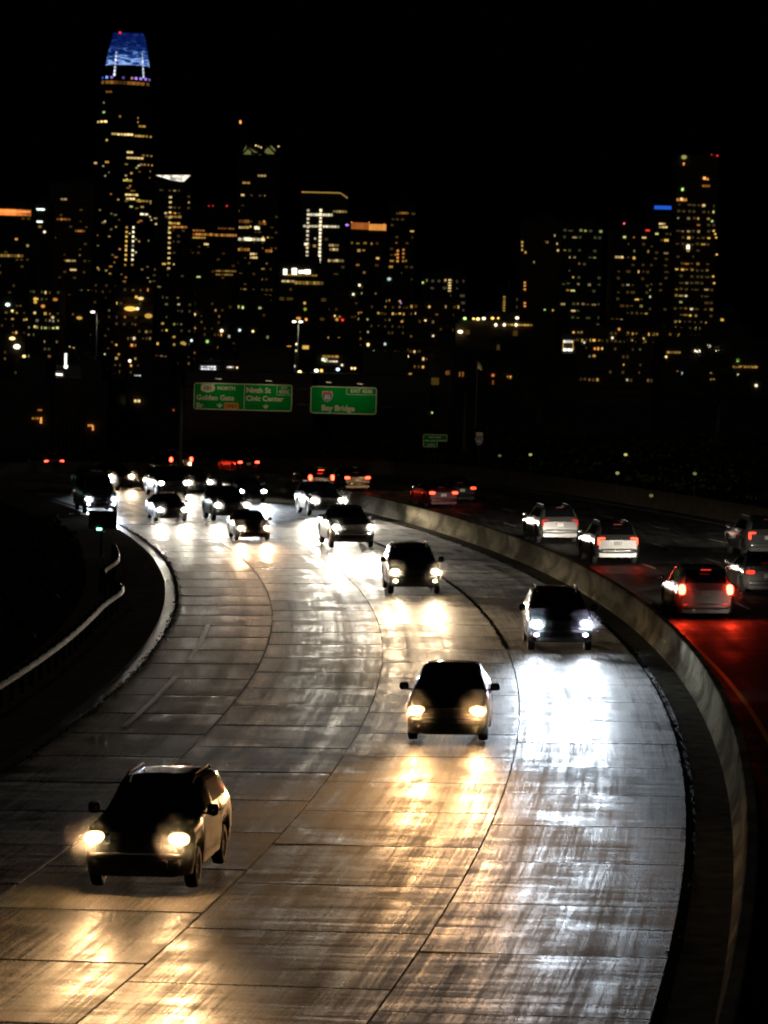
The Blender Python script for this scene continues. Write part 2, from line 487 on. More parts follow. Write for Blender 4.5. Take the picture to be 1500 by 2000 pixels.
# trees on the banks
def tree(base, h, rad, label, seed, group):
    rn = random.Random(seed); t = empty('tree', base)
    mb = MB(); mb.tube([(0, 0, -.3), (rn.uniform(-.1, .1), 0, h * .25), (rn.uniform(-.3, .3), .1, h * .55), (rn.uniform(-.3, .3), 0, h * .8)], .22, 8, .06)
    for k in range(7):
        z = h * rn.uniform(.35, .7); a = rn.uniform(0, 6.28); q = rad * rn.uniform(.5, .85)
        mb.tube([(0, 0, z), (q * .5 * math.cos(a), q * .5 * math.sin(a), z + h * .08), (q * math.cos(a), q * math.sin(a), z + h * .2)], .09, 5, .02)
    mb.build('trunk', M['bark'], t)
    mb = MB(); cl = [(Vector((rn.gauss(0, rad * .45), rn.gauss(0, rad * .45), h * rn.uniform(.45, .98))), rad * rn.uniform(.22, .45)) for _ in range(16)]
    for i in range(3600):
        c, r = cl[rn.randrange(16)]
        d = Vector((rn.gauss(0, 1), rn.gauss(0, 1), rn.gauss(0, .8))).normalized() * r * rn.uniform(.4, 1.05)
        p = c + d; u = Vector((rn.gauss(0, 1), rn.gauss(0, 1), rn.gauss(0, 1))).normalized(); w = u.orthogonal().normalized(); z = rn.uniform(.10, .22)
        mb.poly([p - w * z * .4, p + u * z * .6, p + w * z * .4, p - u * z * .6])
    mb.build('crown', M['leaf'], t)
    return tag(t, label, 'tree', group)
tree(rp(40, 150, .2), 6.0, 2.6, 'dark rounded tree on the left bank, nearest the overhead signs', 21, 'trees on the dark banks')
tree(rp(34, 84, .8), 5.0, 2.4, 'dark tree at the far left edge, highest on the left bank', 22, 'trees on the dark banks')
tree(rp(-34, 150, 2.3), 6.8, 3.2, 'dark tree on the right bank behind the small green exit sign', 23, 'trees on the dark banks')
tree(rp(-33, 118, 2.3), 8.0, 3.6, 'broad dark tree on the right bank below the tall right tower', 24, 'trees on the dark banks')
tree(rp(-31, 92, 2.3), 6.0, 3.0, 'dark tree at the right edge of the view, closest to the road', 25, 'trees on the dark banks')

# ------------------------------------------------------------------ lettering
def text(s, size, mat, parent, loc, name='lettering', align='LEFT', bold=0.0):
    cu = bpy.data.curves.new('lettering', 'FONT'); cu.body = s; cu.size = size; cu.align_x = align; cu.align_y = 'CENTER'
    cu.extrude = .006; cu.offset = bold; cu.resolution_u = 3
    tmp = bpy.data.objects.new('tmp', cu); col.objects.link(tmp)
    dg = bpy.context.evaluated_depsgraph_get()
    me = bpy.data.meshes.new_from_object(tmp.evaluated_get(dg)); me.materials.clear(); me.materials.append(mat)
    bpy.data.objects.remove(tmp, do_unlink=True)
    o = link(name, me, parent); o.location = loc; o.rotation_euler = (math.pi / 2, 0, 0)
    return o
def rrect(w, h, r, n=5):
    out = []
    for cx, cz, a0 in ((w / 2 - r, h / 2 - r, 0), (-w / 2 + r, h / 2 - r, 90), (-w / 2 + r, -h / 2 + r, 180), (w / 2 - r, -h / 2 + r, 270)):
        for i in range(n + 1):
            a = R_(a0 + 90 * i / n); out.append((cx + r * math.cos(a), cz + r * math.sin(a)))
    return out
def plate_mb(out, y0, y1, mb=None):
    """flat plate facing -y from an outline in x, z"""
    mb = mb or MB()
    mb.poly([(x, y0, z) for x, z in out][::-1] if False else [(x, y0, z) for x, z in reversed(out)][::-1])
    mb.poly([(x, y1, z) for x, z in reversed(out)])
    n = len(out)
    for i in range(n):
        (xa, za), (xb, zb) = out[i], out[(i + 1) % n]
        mb.poly([(xa, y0, za), (xa, y1, za), (xb, y1, zb), (xb, y0, zb)])
    return mb
def frame_mb(w, h, r, t, y):
    mb = MB(); a = rrect(w, h, r); b = rrect(w - 2 * t, h - 2 * t, max(.02, r - t)); n = len(a)
    for i in range(n):
        j = (i + 1) % n
        mb.poly([(a[i][0], y, a[i][1]), (b[i][0], y, b[i][1]), (b[j][0], y, b[j][1]), (a[j][0], y, a[j][1])])
    return mb
def shield_us(w, h):
    return [(x * w / 2, z * h / 2) for x, z in ((-1, .35), (-.86, .62), (-.95, .85), (-.7, 1), (-.35, .9), (0, 1), (.35, .9), (.7, 1), (.95, .85), (.86, .62), (1, .35), (1, -.35), (.8, -.7), (.35, -.85), (0, -1), (-.35, -.85), (-.8, -.7), (-1, -.35))]
def shield_i(w, h):
    return [(x * w / 2, z * h / 2) for x, z in ((-.8, .95), (-.4, .85), (0, .92), (.4, .85), (.8, .95), (.98, .6), (1, .15), (.85, -.35), (.5, -.75), (0, -1), (-.5, -.75), (-.85, -.35), (-1, .15), (-.98, .6))]
def arrow(w, h):
    return [(x * w / 2, z * h / 2) for x, z in ((-.16, 1), (.16, 1), (.16, .1), (.62, .45), (1, .30), (0, -1), (-1, .30), (-.62, .45), (-.16, .1))]

SIGN_W = 38.0
GY = 240.0
def gantry_sign(name, x0, x1, y0, y1, label):
    a, b = at(x0, (y0 + y1) / 2 - 4, GY), at(x1, (y0 + y1) / 2 + 4, GY)
    w = b.x - a.x; h = (y1 - y0) / FPX * GY; c = (a + b) / 2
    r = tag(empty(name, c), label, 'road sign', 'overhead guide signs')
    plate_mb(rrect(w, h, .22), 0, .05).build('panel', M['sign_green'], r)
    frame_mb(w - .04, h - .04, .20, .06, -.006).build('border', M['sign_white'], r)
    for k in range(int(w / 1.3)):
        MB().box((-w / 2 + .6 + k * 1.3, .12, 0), (.07, .12, h + .1)).build('bracket', M['dark_metal'], r)
    return r, w, h
K = GY / FPX
s1, w1, h1 = gantry_sign('overhead_sign', 378, 571, 749, 802, 'wide green overhead sign reading Golden Gate Br and Ninth St Civic Center')
MB().box((-.5 * K + .12, -.008, 0), (.045, .004, h1 - .2)).build('divider', M['sign_white'], s1)
sh = plate_mb(shield_us(27 * K, 17 * K), -.02, -.008).build('route_shield', M['sign_white'], s1); sh.location = (-69 * K, 0, 15.5 * K)
text('101', .42, M['sign_black'], sh, (0, -.026, 0), align='CENTER', bold=.012)
text('NORTH', .36, M['sign_white'], s1, (-50 * K, -.008, 16 * K), bold=.012)
text('Golden Gate', .52, M['sign_white'], s1, (-91 * K, -.008, -3 * K), bold=.016)
text('Br', .52, M['sign_white'], s1, (-91 * K, -.008, -18.5 * K), bold=.016)
text('Ninth St', .52, M['sign_white'], s1, (6 * K, -.008, 13.5 * K), bold=.016)
text('Civic Center', .52, M['sign_white'], s1, (6 * K, -.008, -2.5 * K), bold=.016)
for x in (-45, 45):
    ar = plate_mb(arrow(13 * K, 10 * K), -.02, -.008).build('arrow', M['sign_white'], s1); ar.location = (x * K, 0, -17.5 * K)
pl = plate_mb(rrect(28 * K, 12.5 * K, .1), -.02, -.008).build('exit_only_panel', M['sign_orange'], s1); pl.location = (-22 * K, 0, -18.0 * K)
text('ONLY', .32, M['sign_black'], pl, (0, -.026, 0), align='CENTER', bold=.01)
ex = frame_mb(30 * K, 20 * K, .06, .035, -.008).build('exit_panel', M['sign_white'], s1); ex.location = (80.5 * K, 0, 15.5 * K)
text('EXIT', .22, M['sign_white'], ex, (0, -.01, 4.5 * K), align='CENTER', bold=.006)
text('433C', .36, M['sign_white'], ex, (0, -.01, -3.5 * K), align='CENTER', bold=.01)
s2, w2, h2 = gantry_sign('overhead_sign', 606, 736, 755, 809, 'smaller green overhead sign reading Bay Bridge with an interstate shield')
sh = plate_mb(shield_i(21 * K, 22 * K), -.02, -.008).build('route_shield', M['sign_white'], s2); sh.location = (-32 * K, 0, 7 * K)
q = plate_mb(shield_i(19 * K, 20 * K), -.026, -.021).build('shield_field', M['sign_blue'], sh)
q = MB().box((0, -.03, 6.4 * K), (16.5 * K, .006, 5.5 * K)).build('shield_top', M['sign_red'], sh)
text('80', .42, M['sign_white'], sh, (0, -.03, -2.0 * K), align='CENTER', bold=.014)
text('Bay Bridge', .56, M['sign_white'], s2, (-43 * K, -.008, -16 * K), bold=.018)
ex = frame_mb(59 * K, 14 * K, .06, .035, -.008).build('exit_panel', M['sign_white'], s2); ex.location = (34.5 * K, 0, 18.5 * K)
text('EXIT 433B', .36, M['sign_white'], ex, (0, -.01, 0), align='CENTER', bold=.01)
# the gantry: two posts, a beam, and lamps leaning out over the signs
gp = [at(352, 920, GY + 1), at(905, 930, GY + 1)]
gt = tag(empty('sign_gantry', (gp[0].x, GY + .6, -3)), 'tall steel gantry post and beam carrying the green overhead signs', 'gantry')
zt = at(610, 776, GY).z
for p in gp:
    child(MB().tube([(p.x, GY + .6, -4), (p.x, GY + .6, zt + .6)], .2, 10).build('post', M['dark_metal']), gt)
for dz in (-.55, .55):
    child(MB().tube([(gp[0].x, GY + .5, zt + dz), (gp[1].x, GY + .5, zt + dz)], .09, 8).build('beam', M['dark_metal']), gt)
M['sign_lamp'] = glow('sign_lamp_glass', (1.0, .8, .5), 1.5)
for x, y in ((427, 738), (525, 742), (642, 745), (703, 748)):
    p = at(x, y, GY - 1.6)
    mb = MB(); mb.tube([(p.x, GY + .3, p.z - .1), (p.x, GY - 1.6, p.z)], .04, 6); mb.box((p.x, GY - 1.6, p.z), (.5, .25, .12))
    lo = child(mb.build('lamp_arm', M['dark_metal']), gt)
    li = bpy.data.lights.new('sign_lamp', 'SPOT'); li.energy = SIGN_W; li.spot_size = R_(150); li.spot_blend = 1; li.shadow_soft_size = .12
    li.color = (1.0, .88, .62)
    lob = bpy.data.objects.new('sign_lamp', li); col.objects.link(lob)
    lob.location = (p.x, GY - 1.65, p.z - .1); lob.rotation_euler = (R_(52), 0, 0)
    child(lob, gt)
    child(MB().box((p.x, GY - 1.6, p.z - .068), (.4, .18, .012)).build('lamp_glass', M['sign_lamp']), gt)

# small roadside signs by the departing lanes
def post_sign(name, px, py, Y, zg, label, build):
    c = at(px, py, Y); r = tag(empty(name, (c.x, Y, zg)), label, 'road sign')
    build(r, c.z - zg, Y / FPX); return r
def exit_sign(r, z, k):
    out = [(-23 * k, 12 * k), (23 * k, 12 * k), (23 * k, 1 * k), (4 * k, 0), (4 * k, -12 * k), (-23 * k, -12 * k)]
    p = plate_mb(out, 0, .04).build('panel', M['sign_green'], r); p.location = (0, 0, z)
    mb = MB()
    for i in range(6):
        (xa, za), (xb, zb) = out[i], out[(i + 1) % 6]
        mb.box(((xa + xb) / 2, -.01, (za + zb) / 2), (abs(xa - xb) + .05, .012, abs(za - zb) + .05))
    mb.build('border', M['sign_white'], p)
    for x, z_, w, h in ((-8, 7, 9, 4), (5, 7, 12, 4), (-16, 0, 8, 4), (-4, 0, 10, 4), (-8, -8, 14, 4)):      # lettering too blurred to read
        MB().box((x * k, -.012, z_ * k), (w * k, .006, h * k * .6)).build('lettering', M['sign_white'], p)
    for x in (-15, 0): MB().box((x * k, .08, z / 2), (.1, .1, z + .6)).build('post', M['post_wood'], r)
es = post_sign('exit_sign', 850, 861, 226, rp(-18.2, 128).z, 'small stepped green exit sign beside the departing lanes', exit_sign)
def shield_sign(r, z, k):
    p = plate_mb(shield_i(15 * k, 17 * k), 0, .02).build('panel', M['sign_white'], r); p.location = (0, 0, z - 3 * k)
    plate_mb(shield_i(13.5 * k, 15.5 * k), -.012, -.004).build('shield_field', M['sign_blue'], p)
    MB().box((0, -.016, 5.2 * k), (11.5 * k, .006, 4 * k)).build('shield_top', M['sign_red'], p)
    text('80', 8 * k, M['sign_white'], p, (0, -.016, -1 * k), align='CENTER', bold=.008)
    q = MB().box((0, 0, z + 10 * k), (13 * k, .03, 7.5 * k)).build('direction_plate', M['sign_white'], r)
    MB().box((0, .06, z / 2), (.09, .09, z + .8)).build('post', M['post_wood'], r)
ss_ = post_sign('route_marker', 936, 858, 215, rp(-18.4, 118).z, 'small interstate shield marker under a plate, right of the stepped exit sign', shield_sign)
# sign seen from behind on the left shoulder
bs = tag(empty('shoulder_sign', rp(17.6, 48)), 'dark rectangular sign seen from behind on the left shoulder', 'road sign')
bs.rotation_euler = (0, 0, 48 / RAD)
z0 = 1.18
MB().box((.05, 0, z0 + .38), (1.22, .02, .76)).build('panel', M['trim'], bs)
for z in (z0 + .12, z0 + .64): MB().box((.05, -.03, z), (1.1, .04, .05)).build('brace', M['dark_metal'], bs)
MB().box((.0, -.07, (z0 + .7) / 2 - .1), (.09, .09, z0 + .9)).build('post', M['dark_metal'], bs)
mb = MB()
M['green_reflector_glow'] = glow('green_reflector_glow', (.25, 1.0, .55), 6.0)  # glow put in for the green reflection below the sign
mb.box((-.10, -.13, z0 - .02), (.22, .02, .09)); mb.build('reflector', M['green_reflector_glow'], bs)

# delineator posts with yellowish reflectors on the right bank, reflected light put in as glow
M['reflector'] = plain('reflector_yellow', (.7, .6, .2), .3)
for i, (x, y, Y, lb) in enumerate(((1036, 888, 190, 'upper left of the group'), (1222, 888, 170, 'highest on the right'), (1206, 924, 165, 'below the highest one'),
                                   (1357, 925, 160, 'farthest right'), (1272, 968, 150, 'lowest, just above the wall'), (976, 890, 200, 'farthest left'))):
    c = at(x, y, Y); r = tag(empty('bank_reflector', (c.x, Y, c.z - 1.2)), 'faint yellow reflector on the dark right bank, ' + lb, 'lamp', 'reflectors on the right bank')
    MB().tube([(0, 0, -.2), (0, 0, 1.12)], .012, 6).build('post', M['post_wood'], r)
    MB().rbox((0, 0, 1.2), (.20, .14, .15), 2).build('lamp_head', glow('reflector_glow_%d' % i, (.75, .70, .22), (.55, .7, .4, .2, .18, .16)[i]), r)

# ------------------------------------------------------------------ vehicles
def interp(tab, y):
    if y <= tab[0][0]: return tab[0][1]
    for (a, va), (b, vb) in zip(tab[:-1], tab[1:]):
        if y <= b:
            t = (y - a) / (b - a); t = t * t * (3 - 2 * t) * .45 + t * .55
            return va + (vb - va) * t
    return tab[-1][1]

KINDS_ = {
 'sedan': dict(y=(-.92, 3.80), wb=2.75, wr=.33, hw=.90,
   belt=[(-.92, .60), (-.84, .68), (-.3, .82), (.5, .93), (2.4, .97), (3.2, 1.0), (3.7, .98), (3.8, .84)],
   top=[(-.92, .64), (-.84, .73), (-.3, .88), (.42, .985), (1.30, 1.37), (1.85, 1.45), (2.4, 1.41), (3.22, 1.10), (3.7, 1.06), (3.8, .88)],
   ws=(.5, 1.32), rw=(2.45, 3.15), sw=(.95, 2.78), bp=1.78, hl=(.66, .66), tl=(.70, .84)),
 'hatch': dict(y=(-.86, 3.32), wb=2.58, wr=.32, hw=.88,
   belt=[(-.86, .62), (-.78, .72), (-.3, .87), (.4, .98), (2.4, 1.02), (3.1, 1.03), (3.32, .92)],
   top=[(-.86, .66), (-.78, .77), (-.3, .93), (.32, 1.03), (1.15, 1.45), (1.7, 1.54), (2.6, 1.50), (3.0, 1.36), (3.22, 1.10), (3.32, .95)],
   ws=(.4, 1.18), rw=(2.86, 3.2), sw=(.82, 2.75), bp=1.65, hl=(.66, .72), tl=(.70, .95)),
 'minivan': dict(y=(-.92, 4.10), wb=3.0, wr=.34, hw=.96,
   belt=[(-.92, .64), (-.84, .74), (-.3, .92), (.3, 1.05), (2.4, 1.08), (3.9, 1.08), (4.1, .95)],
   top=[(-.92, .68), (-.84, .79), (-.3, .97), (.25, 1.10), (1.25, 1.62), (1.9, 1.74), (3.4, 1.72), (3.8, 1.62), (4.02, 1.15), (4.1, .98)],
   ws=(.32, 1.30), rw=(3.66, 3.98), sw=(.85, 3.55), bp=1.85, hl=(.72, .78), tl=(.80, 1.0)),
 'suv': dict(y=(-.93, 3.85), wb=2.82, wr=.37, hw=.96,
   belt=[(-.93, .76), (-.86, .88), (-.4, 1.02), (.45, 1.10), (2.6, 1.13), (3.6, 1.13), (3.85, 1.0)],
   top=[(-.93, .80), (-.86, .94), (-.4, 1.09), (.42, 1.17), (1.15, 1.66), (1.7, 1.76), (3.0, 1.74), (3.5, 1.66), (3.76, 1.2), (3.85, 1.03)],
   ws=(.48, 1.18), rw=(3.34, 3.72), sw=(.9, 3.25), bp=1.78, hl=(.74, .86), tl=(.80, 1.02)),
 'tall_suv': dict(y=(-.93, 3.85), wb=2.82, wr=.37, hw=.96,
   belt=[(-.93, .84), (-.86, .98), (-.4, 1.10), (.45, 1.16), (2.6, 1.18), (3.6, 1.17), (3.85, 1.0)],
   top=[(-.93, .88), (-.86, 1.05), (-.4, 1.17), (.42, 1.23), (1.15, 1.68), (1.7, 1.79), (3.0, 1.77), (3.5, 1.68), (3.76, 1.24), (3.85, 1.03)],
   ws=(.48, 1.18), rw=(3.34, 3.72), sw=(.9, 3.25), bp=1.78, hl=(.74, .97), tl=(.80, 1.02)),
 'pickup': dict(y=(-1.0, 4.85), wb=3.68, wr=.40, hw=1.0,
   belt=[(-1.0, .86), (-.94, 1.02), (-.4, 1.14), (.5, 1.20), (2.6, 1.24), (2.75, 1.26), (4.75, 1.26), (4.85, 1.15)],
   top=[(-1.0, .90), (-.94, 1.10), (-.4, 1.22), (.5, 1.28), (1.15, 1.74), (1.6, 1.86), (2.5, 1.85), (2.78, 1.30), (4.75, 1.28), (4.85, 1.18)],
   ws=(.55, 1.18), rw=(2.55, 2.74), sw=(.95, 2.5), bp=1.7, hl=(.78, .98), tl=(.88, 1.05)),
 'van': dict(y=(-.85, 4.9), wb=3.45, wr=.37, hw=1.0,
   belt=[(-.85, .80), (-.76, .96), (-.3, 1.14), (.1, 1.24), (2.4, 1.28), (4.8, 1.28), (4.9, 1.2)],
   top=[(-.85, .84), (-.76, 1.02), (-.3, 1.22), (.05, 1.32), (.85, 2.1), (1.4, 2.35), (4.6, 2.36), (4.84, 2.2), (4.9, 1.3)],
   ws=(.10, .95), rw=(4.66, 4.8), sw=(.55, 1.55), bp=3.0, hl=(.76, .84), tl=(.90, 1.0)),
}

class Car:
    def __init__(s, k):
        s.k = k; s.d = KINDS_[k]; s.y0, s.y1 = s.d['y']
    def w(s, y):
        a, b = s.y0, s.y1; hw = s.d['hw']; t = y - a; u = b - y
        f = 1 - .24 * max(0, 1 - t / .45) ** 2.2 if t < .45 else 1.0
        r = 1 - .16 * max(0, 1 - u / .35) ** 2.2 if u < .35 else 1.0
        return hw * f * r
    def zb(s, y):
        wr = s.d['wr']; ar = wr + .06; z = .30 - .0
        z = .22 if s.k in ('sedan', 'hatch', 'minivan') else .32
        for yw in (0.0, s.d['wb']):
            dy = abs(y - yw)
            if dy < ar: z = max(z, wr + math.sqrt(ar * ar - dy * dy))
        return z
    def ring(s, y):
        w, zb = s.w(y), s.zb(y); bl, tp = interp(s.d['belt'], y), interp(s.d['top'], y)
        bl = max(bl, zb + .06); tp = max(tp, bl + .02)
        g = min(1, max(0, (tp - bl - .06) / .32)); hgt = tp - bl
        x5 = w * (.90 - (.16 if s.k in ('van', 'minivan', 'suv', 'tall_suv') else .20) * g)
        return [(w * .90, zb), (w * .965, zb + .01), (w, zb + (bl - zb) * .38), (w * .995, zb + (bl - zb) * .78), (w * .955, bl),
                (x5, bl + hgt * (.78 + .10 * g)), (x5 * .86, bl + hgt * .955), (x5 * .45, bl + hgt * .99), (0, tp)]
    def P(s, y, c, side=1):
        r = s.ring(y); i = min(7, int(c)); t = c - i
        return Vector((side * (r[i][0] + (r[i + 1][0] - r[i][0]) * t), y, r[i][1] + (r[i + 1][1] - r[i][1]) * t))
    def N(s, y, c, side=1):
        e = .02; a = s.P(min(s.y1, y + e), c, side) - s.P(max(s.y0, y - e), c, side)
        b = s.P(y, min(8, c + .1), side) - s.P(y, max(0, c - .1), side)
        n = a.cross(b); n = n if side < 0 else -n
        if n.z < 0 and c > 5: n = -n
        if n.x * side < 0 and c < 5: n = -n
        return n.normalized() if n.length > 1e-6 else Vector((0, 0, 1))
    def patch(s, yb, yt, c0, c1, side, off, ny=8, nc=3):
        rows = []
        for i in range(nc + 1):
            t = i / nc; c = c0 + (c1 - c0) * t; a = yb[0] + (yt[0] - yb[0]) * t; b = yb[1] + (yt[1] - yb[1]) * t
            rows.append([s.P(a + (b - a) * j / ny, c, side) + s.N(a + (b - a) * j / ny, c, side) * off for j in range(ny + 1)])
        mb = MB(); mb.grid(rows, flip=side < 0); return mb
    def top_patch(s, ya, yb, cmin, off, ny=6):
        rows = []
        for j in range(ny + 1):
            y = ya + (yb - ya) * j / ny; row = []
            for q in (-1, -.8, -.55, -.25, 0, .25, .55, .8, 1):
                c = 8 - abs(q) * (8 - cmin); sd = 1 if q >= 0 else -1
                row.append(s.P(y, c, sd) + s.N(y, c, sd) * off)
            rows.append(row)
        mb = MB(); mb.grid(rows); return mb

def wheel_meshes(r):
    t = MB(); prof = [(-.10, r * .62), (-.105, r * .85), (-.085, r * .97), (0, r), (.085, r * .97), (.105, r * .85), (.10, r * .62)]
    n = 22; rows = [[(x, q * math.cos(2 * math.pi * k / n), q * math.sin(2 * math.pi * k / n)) for x, q in prof] for k in range(n + 1)]
    t.grid(rows)
    m = MB(); prof = [(.06, 0.001), (.075, r * .12), (.03, r * .2), (.02, r * .5), (.08, r * .58), (.095, r * .64), (-.09, r * .64)]
    m.grid([[(x, q * math.cos(2 * math.pi * k / n), q * math.sin(2 * math.pi * k / n)) for x, q in prof] for k in range(n + 1)])
    for k in range(5):
        a = 2 * math.pi * k / 5
        p = [(.085, r * .1 * math.cos(a - .9), r * .1 * math.sin(a - .9)), (.085, r * .6 * math.cos(a - .13), r * .6 * math.sin(a - .13)),
             (.085, r * .6 * math.cos(a + .13), r * .6 * math.sin(a + .13)), (.085, r * .1 * math.cos(a + .9), r * .1 * math.sin(a + .9))]
        m.poly(p)
    return t.mesh('tyre', M['rubber']), m.mesh('rim', M['alloy'])

HEAD_M, TAIL_M = {}, {}
def head_mat(c, st):
    k = (c, st)
    if k not in HEAD_M: HEAD_M[k] = glow('headlight_%d' % len(HEAD_M), c, st)
    return HEAD_M[k]
def tail_mat(st):
    if st not in TAIL_M: TAIL_M[st] = glow('tail_light_%d' % len(TAIL_M), (1.0, .045, .02), st, sample=True, base=(.2, .01, .01))
    return TAIL_M[st]

PARTS = {}
def car_parts(kind):
    """list of (name, mesh, parent index, location) built once for each kind of vehicle"""
    if kind in PARTS: return PARTS[kind]
    c = Car(kind); d = c.d; L = []; PARTS[kind] = L
    def add(name, mb, mat, par=None, loc=(0, 0, 0), slot=None):
        me = mb if not isinstance(mb, MB) else mb.mesh(name, mat)
        L.append((name, me, par, loc, slot)); return len(L) - 1
    big = kind in ('suv', 'tall_suv', 'pickup', 'van')
    # body shell
    ys = sorted(set([round(v, 4) for v in frange(c.y0, c.y1, 46)] + [c.y0 + .015, c.y0 + .04, c.y0 + .09, c.y1 - .03, c.y1 - .08] +
                    [yw + q * (d['wr'] + .06) for yw in (0, d['wb']) for q in (-1, -.995, -.93, -.8, -.5, 0, .5, .8, .93, .995, 1)]))
    rows = []
    for y in ys:
        r = c.ring(y); rows.append([(x, y, z) for x, z in r] + [(-x, y, z) for x, z in r[-2::-1]])
    mb = MB(); mb.grid(rows)
    mb.poly(rows[0]); mb.poly(rows[-1][::-1])
    body = add('body', mb, None, slot='paint')
    # dark underside between the wheels
    ub = MB(); ub.box((0, (c.y0 + c.y1) / 2, .40 if not big else .52), (d['hw'] * 2 * .74, (c.y1 - c.y0) - .22, .40)); add('underbody', ub, M['trim'])
    # glass
    w0, w1 = d['ws']; add('windshield', c.top_patch(w0 + .03, w1, 5.12, .008), M['glass'])
    r0, r1 = d['rw']; add('rear_window', c.top_patch(r0, r1, 5.5, .008), M['glass'])
    a, b = d['sw']
    for sd in (1, -1):
        add('side_window', c.patch((a, d['bp'] - .03), (a + .38, d['bp'] - .03), 4.18, 4.86, sd, .008), M['glass'])
        if kind != 'van': add('side_window', c.patch((d['bp'] + .04, b + .08), (d['bp'] + .04, b - .22), 4.18, 4.86, sd, .008), M['glass'])
        f0, f1 = .62, d['bp']
        dr = add('door', c.patch((f0, f1), (f0, f1), 1.1, 3.96, sd, .006), None, slot='paint')
        p = c.P(f1 - .22, 3.5, sd); add('handle', MB().box((p.x + sd * .02, p.y, p.z), (.03, .16, .03)), M['chrome'] if kind == 'pickup' else M['trim'], dr)
        if kind != 'van':
            g1 = d['wb'] - d['wr'] - .12
            dr = add('door', c.patch((f1 + .02, g1), (f1 + .02, g1 + .16), 1.1, 3.96, sd, .006), None, slot='paint')
            p = c.P(g1 - .1, 3.5, sd); add('handle', MB().box((p.x + sd * .02, p.y, p.z), (.03, .16, .03)), M['trim'], dr)
        # mirror
        p = c.P(w0 + .28, 4.1, sd)
        mb = MB().rbox((p.x + sd * .17, p.y - .02, p.z + .10), (.22, .10, .17 if not big else .22), 3); mb.box((p.x + sd * .06, p.y, p.z + .03), (.16, .04, .04))
        mi = add('mirror', mb, None, slot='paint')
        add('mirror_glass', MB().rbox((p.x + sd * .17, p.y + .035, p.z + .10), (.18, .02, .13), 4), M['chrome'], mi)
    add('hood', c.top_patch(c.y0 + .14, w0 - .03, 5.0, .006, 8), None, slot='paint')
    mb = MB()
    for x in (-.3, .25):
        q = c.P(w0 + .02, 7.4, 1).z; mb.tube([(x, w0 - .0, q + .02), (x + .42, w0 + .14, interp(d['top'], w0 + .14) + .03)], .009, 5)
    add('wiper', mb, M['trim'])
    # nose
    hx, hz = d['hl']; yn = c.y0
    gr = add('grille', MB().box((0, yn - .005, hz - .02), (hx * 1.2, .04, .17 if not big else .26)), M['trim'])
    for k in range(4): add('slat', MB().box((0, yn - .032, hz - .075 + k * (.04 if not big else .06)), (hx * 1.14, .016, .012)), M['chrome'] if kind == 'pickup' else M['trim'], gr)
    lo = .34 if not big else .48
    add('lower_intake', MB().box((0, yn - .005, lo + .06), (hx * 1.5, .05, .12)), M['trim'])
    bm = MB().rbox((0, yn + .05, lo + .17 if not big else lo + .20), (d['hw'] * 1.74, .20, .10), 5)
    add('bumper', bm, M['chrome'] if kind == 'pickup' else None, slot=None if kind == 'pickup' else 'paint')
    for sd in (1, -1):
        h = add('headlight', MB().rbox((sd * hx, yn + .085, hz), (.38, .22, .20 if not big else .23), 2.4), None, slot='housing')
        add('headlight_lens', MB().rbox((sd * (hx + .015), yn + .0, hz), (.25, .11, .17 if not big else .18), 2.0), None, h, slot='head')
        add('fog_light', MB().rbox((sd * (hx - .02), yn + .01, lo + .06), (.15, .07, .10), 2.4), None, slot='fog')
    # tail
    tx, tz = d['tl']; yt = c.y1
    for sd in (1, -1):
        if 'suv' in kind:
            mb = MB(); mb.rbox((sd * tx, yt - .06, tz - .04), (.10, .18, .32), 4); mb.rbox((sd * (tx - .13), yt - .02, tz + .09), (.26, .10, .07), 4)
        elif kind in ('minivan', 'van', 'hatch', 'pickup'):
            mb = MB().rbox((sd * tx, yt - .05, tz), (.22, .22, .34), 3)
        else:
            mb = MB().rbox((sd * (tx - .04), yt - .02, tz), (.34, .16, .15), 3)
        add('tail_light', mb, None, slot='tail')
    add('brake_light', MB().box((0, r1 - .0 if kind != 'sedan' else r1 + .1, (interp(d['top'], r1) + .03) if kind in ('sedan', 'pickup') else interp(d['top'], r0) + .005), (.34, .05, .03)), None, slot='brake')
    add('rear_bumper', MB().rbox((0, yt - .02, lo + .10), (d['hw'] * 1.72, .20, .20), 5), M['chrome'] if kind == 'pickup' else None, slot=None if kind == 'pickup' else 'paint')
    add('rear_plate', MB().box((0, yt + .02, tz - .12), (.31, .03, .16)), M['plate'])
    if 'suv' in kind:
        for sd in (1, -1):
            z = interp(d['top'], 2.2); x = c.ring(2.2)[6][0]
            add('roof_rail', MB().tube([(sd * x, 1.35, z - .06), (sd * x, 1.5, z + .04), (sd * x, 3.0, z + .03), (sd * x, 3.15, z - .06)], .018, 6), M['trim'])
    if kind == 'sedan':
        add('antenna', MB().tube([(0, 2.35, 1.42), (0, 2.5, 1.50)], .02, 5), M['trim'])
    ty, rm = wheel_meshes(d['wr'])
    for yw in (0, d['wb']):
        for sd in (1, -1):
            t = add('wheel', ty, None, None, (sd * (d['hw'] - .12), yw, d['wr'], sd)); add('rim', rm, None, t, (0, 0, 0))
    return L

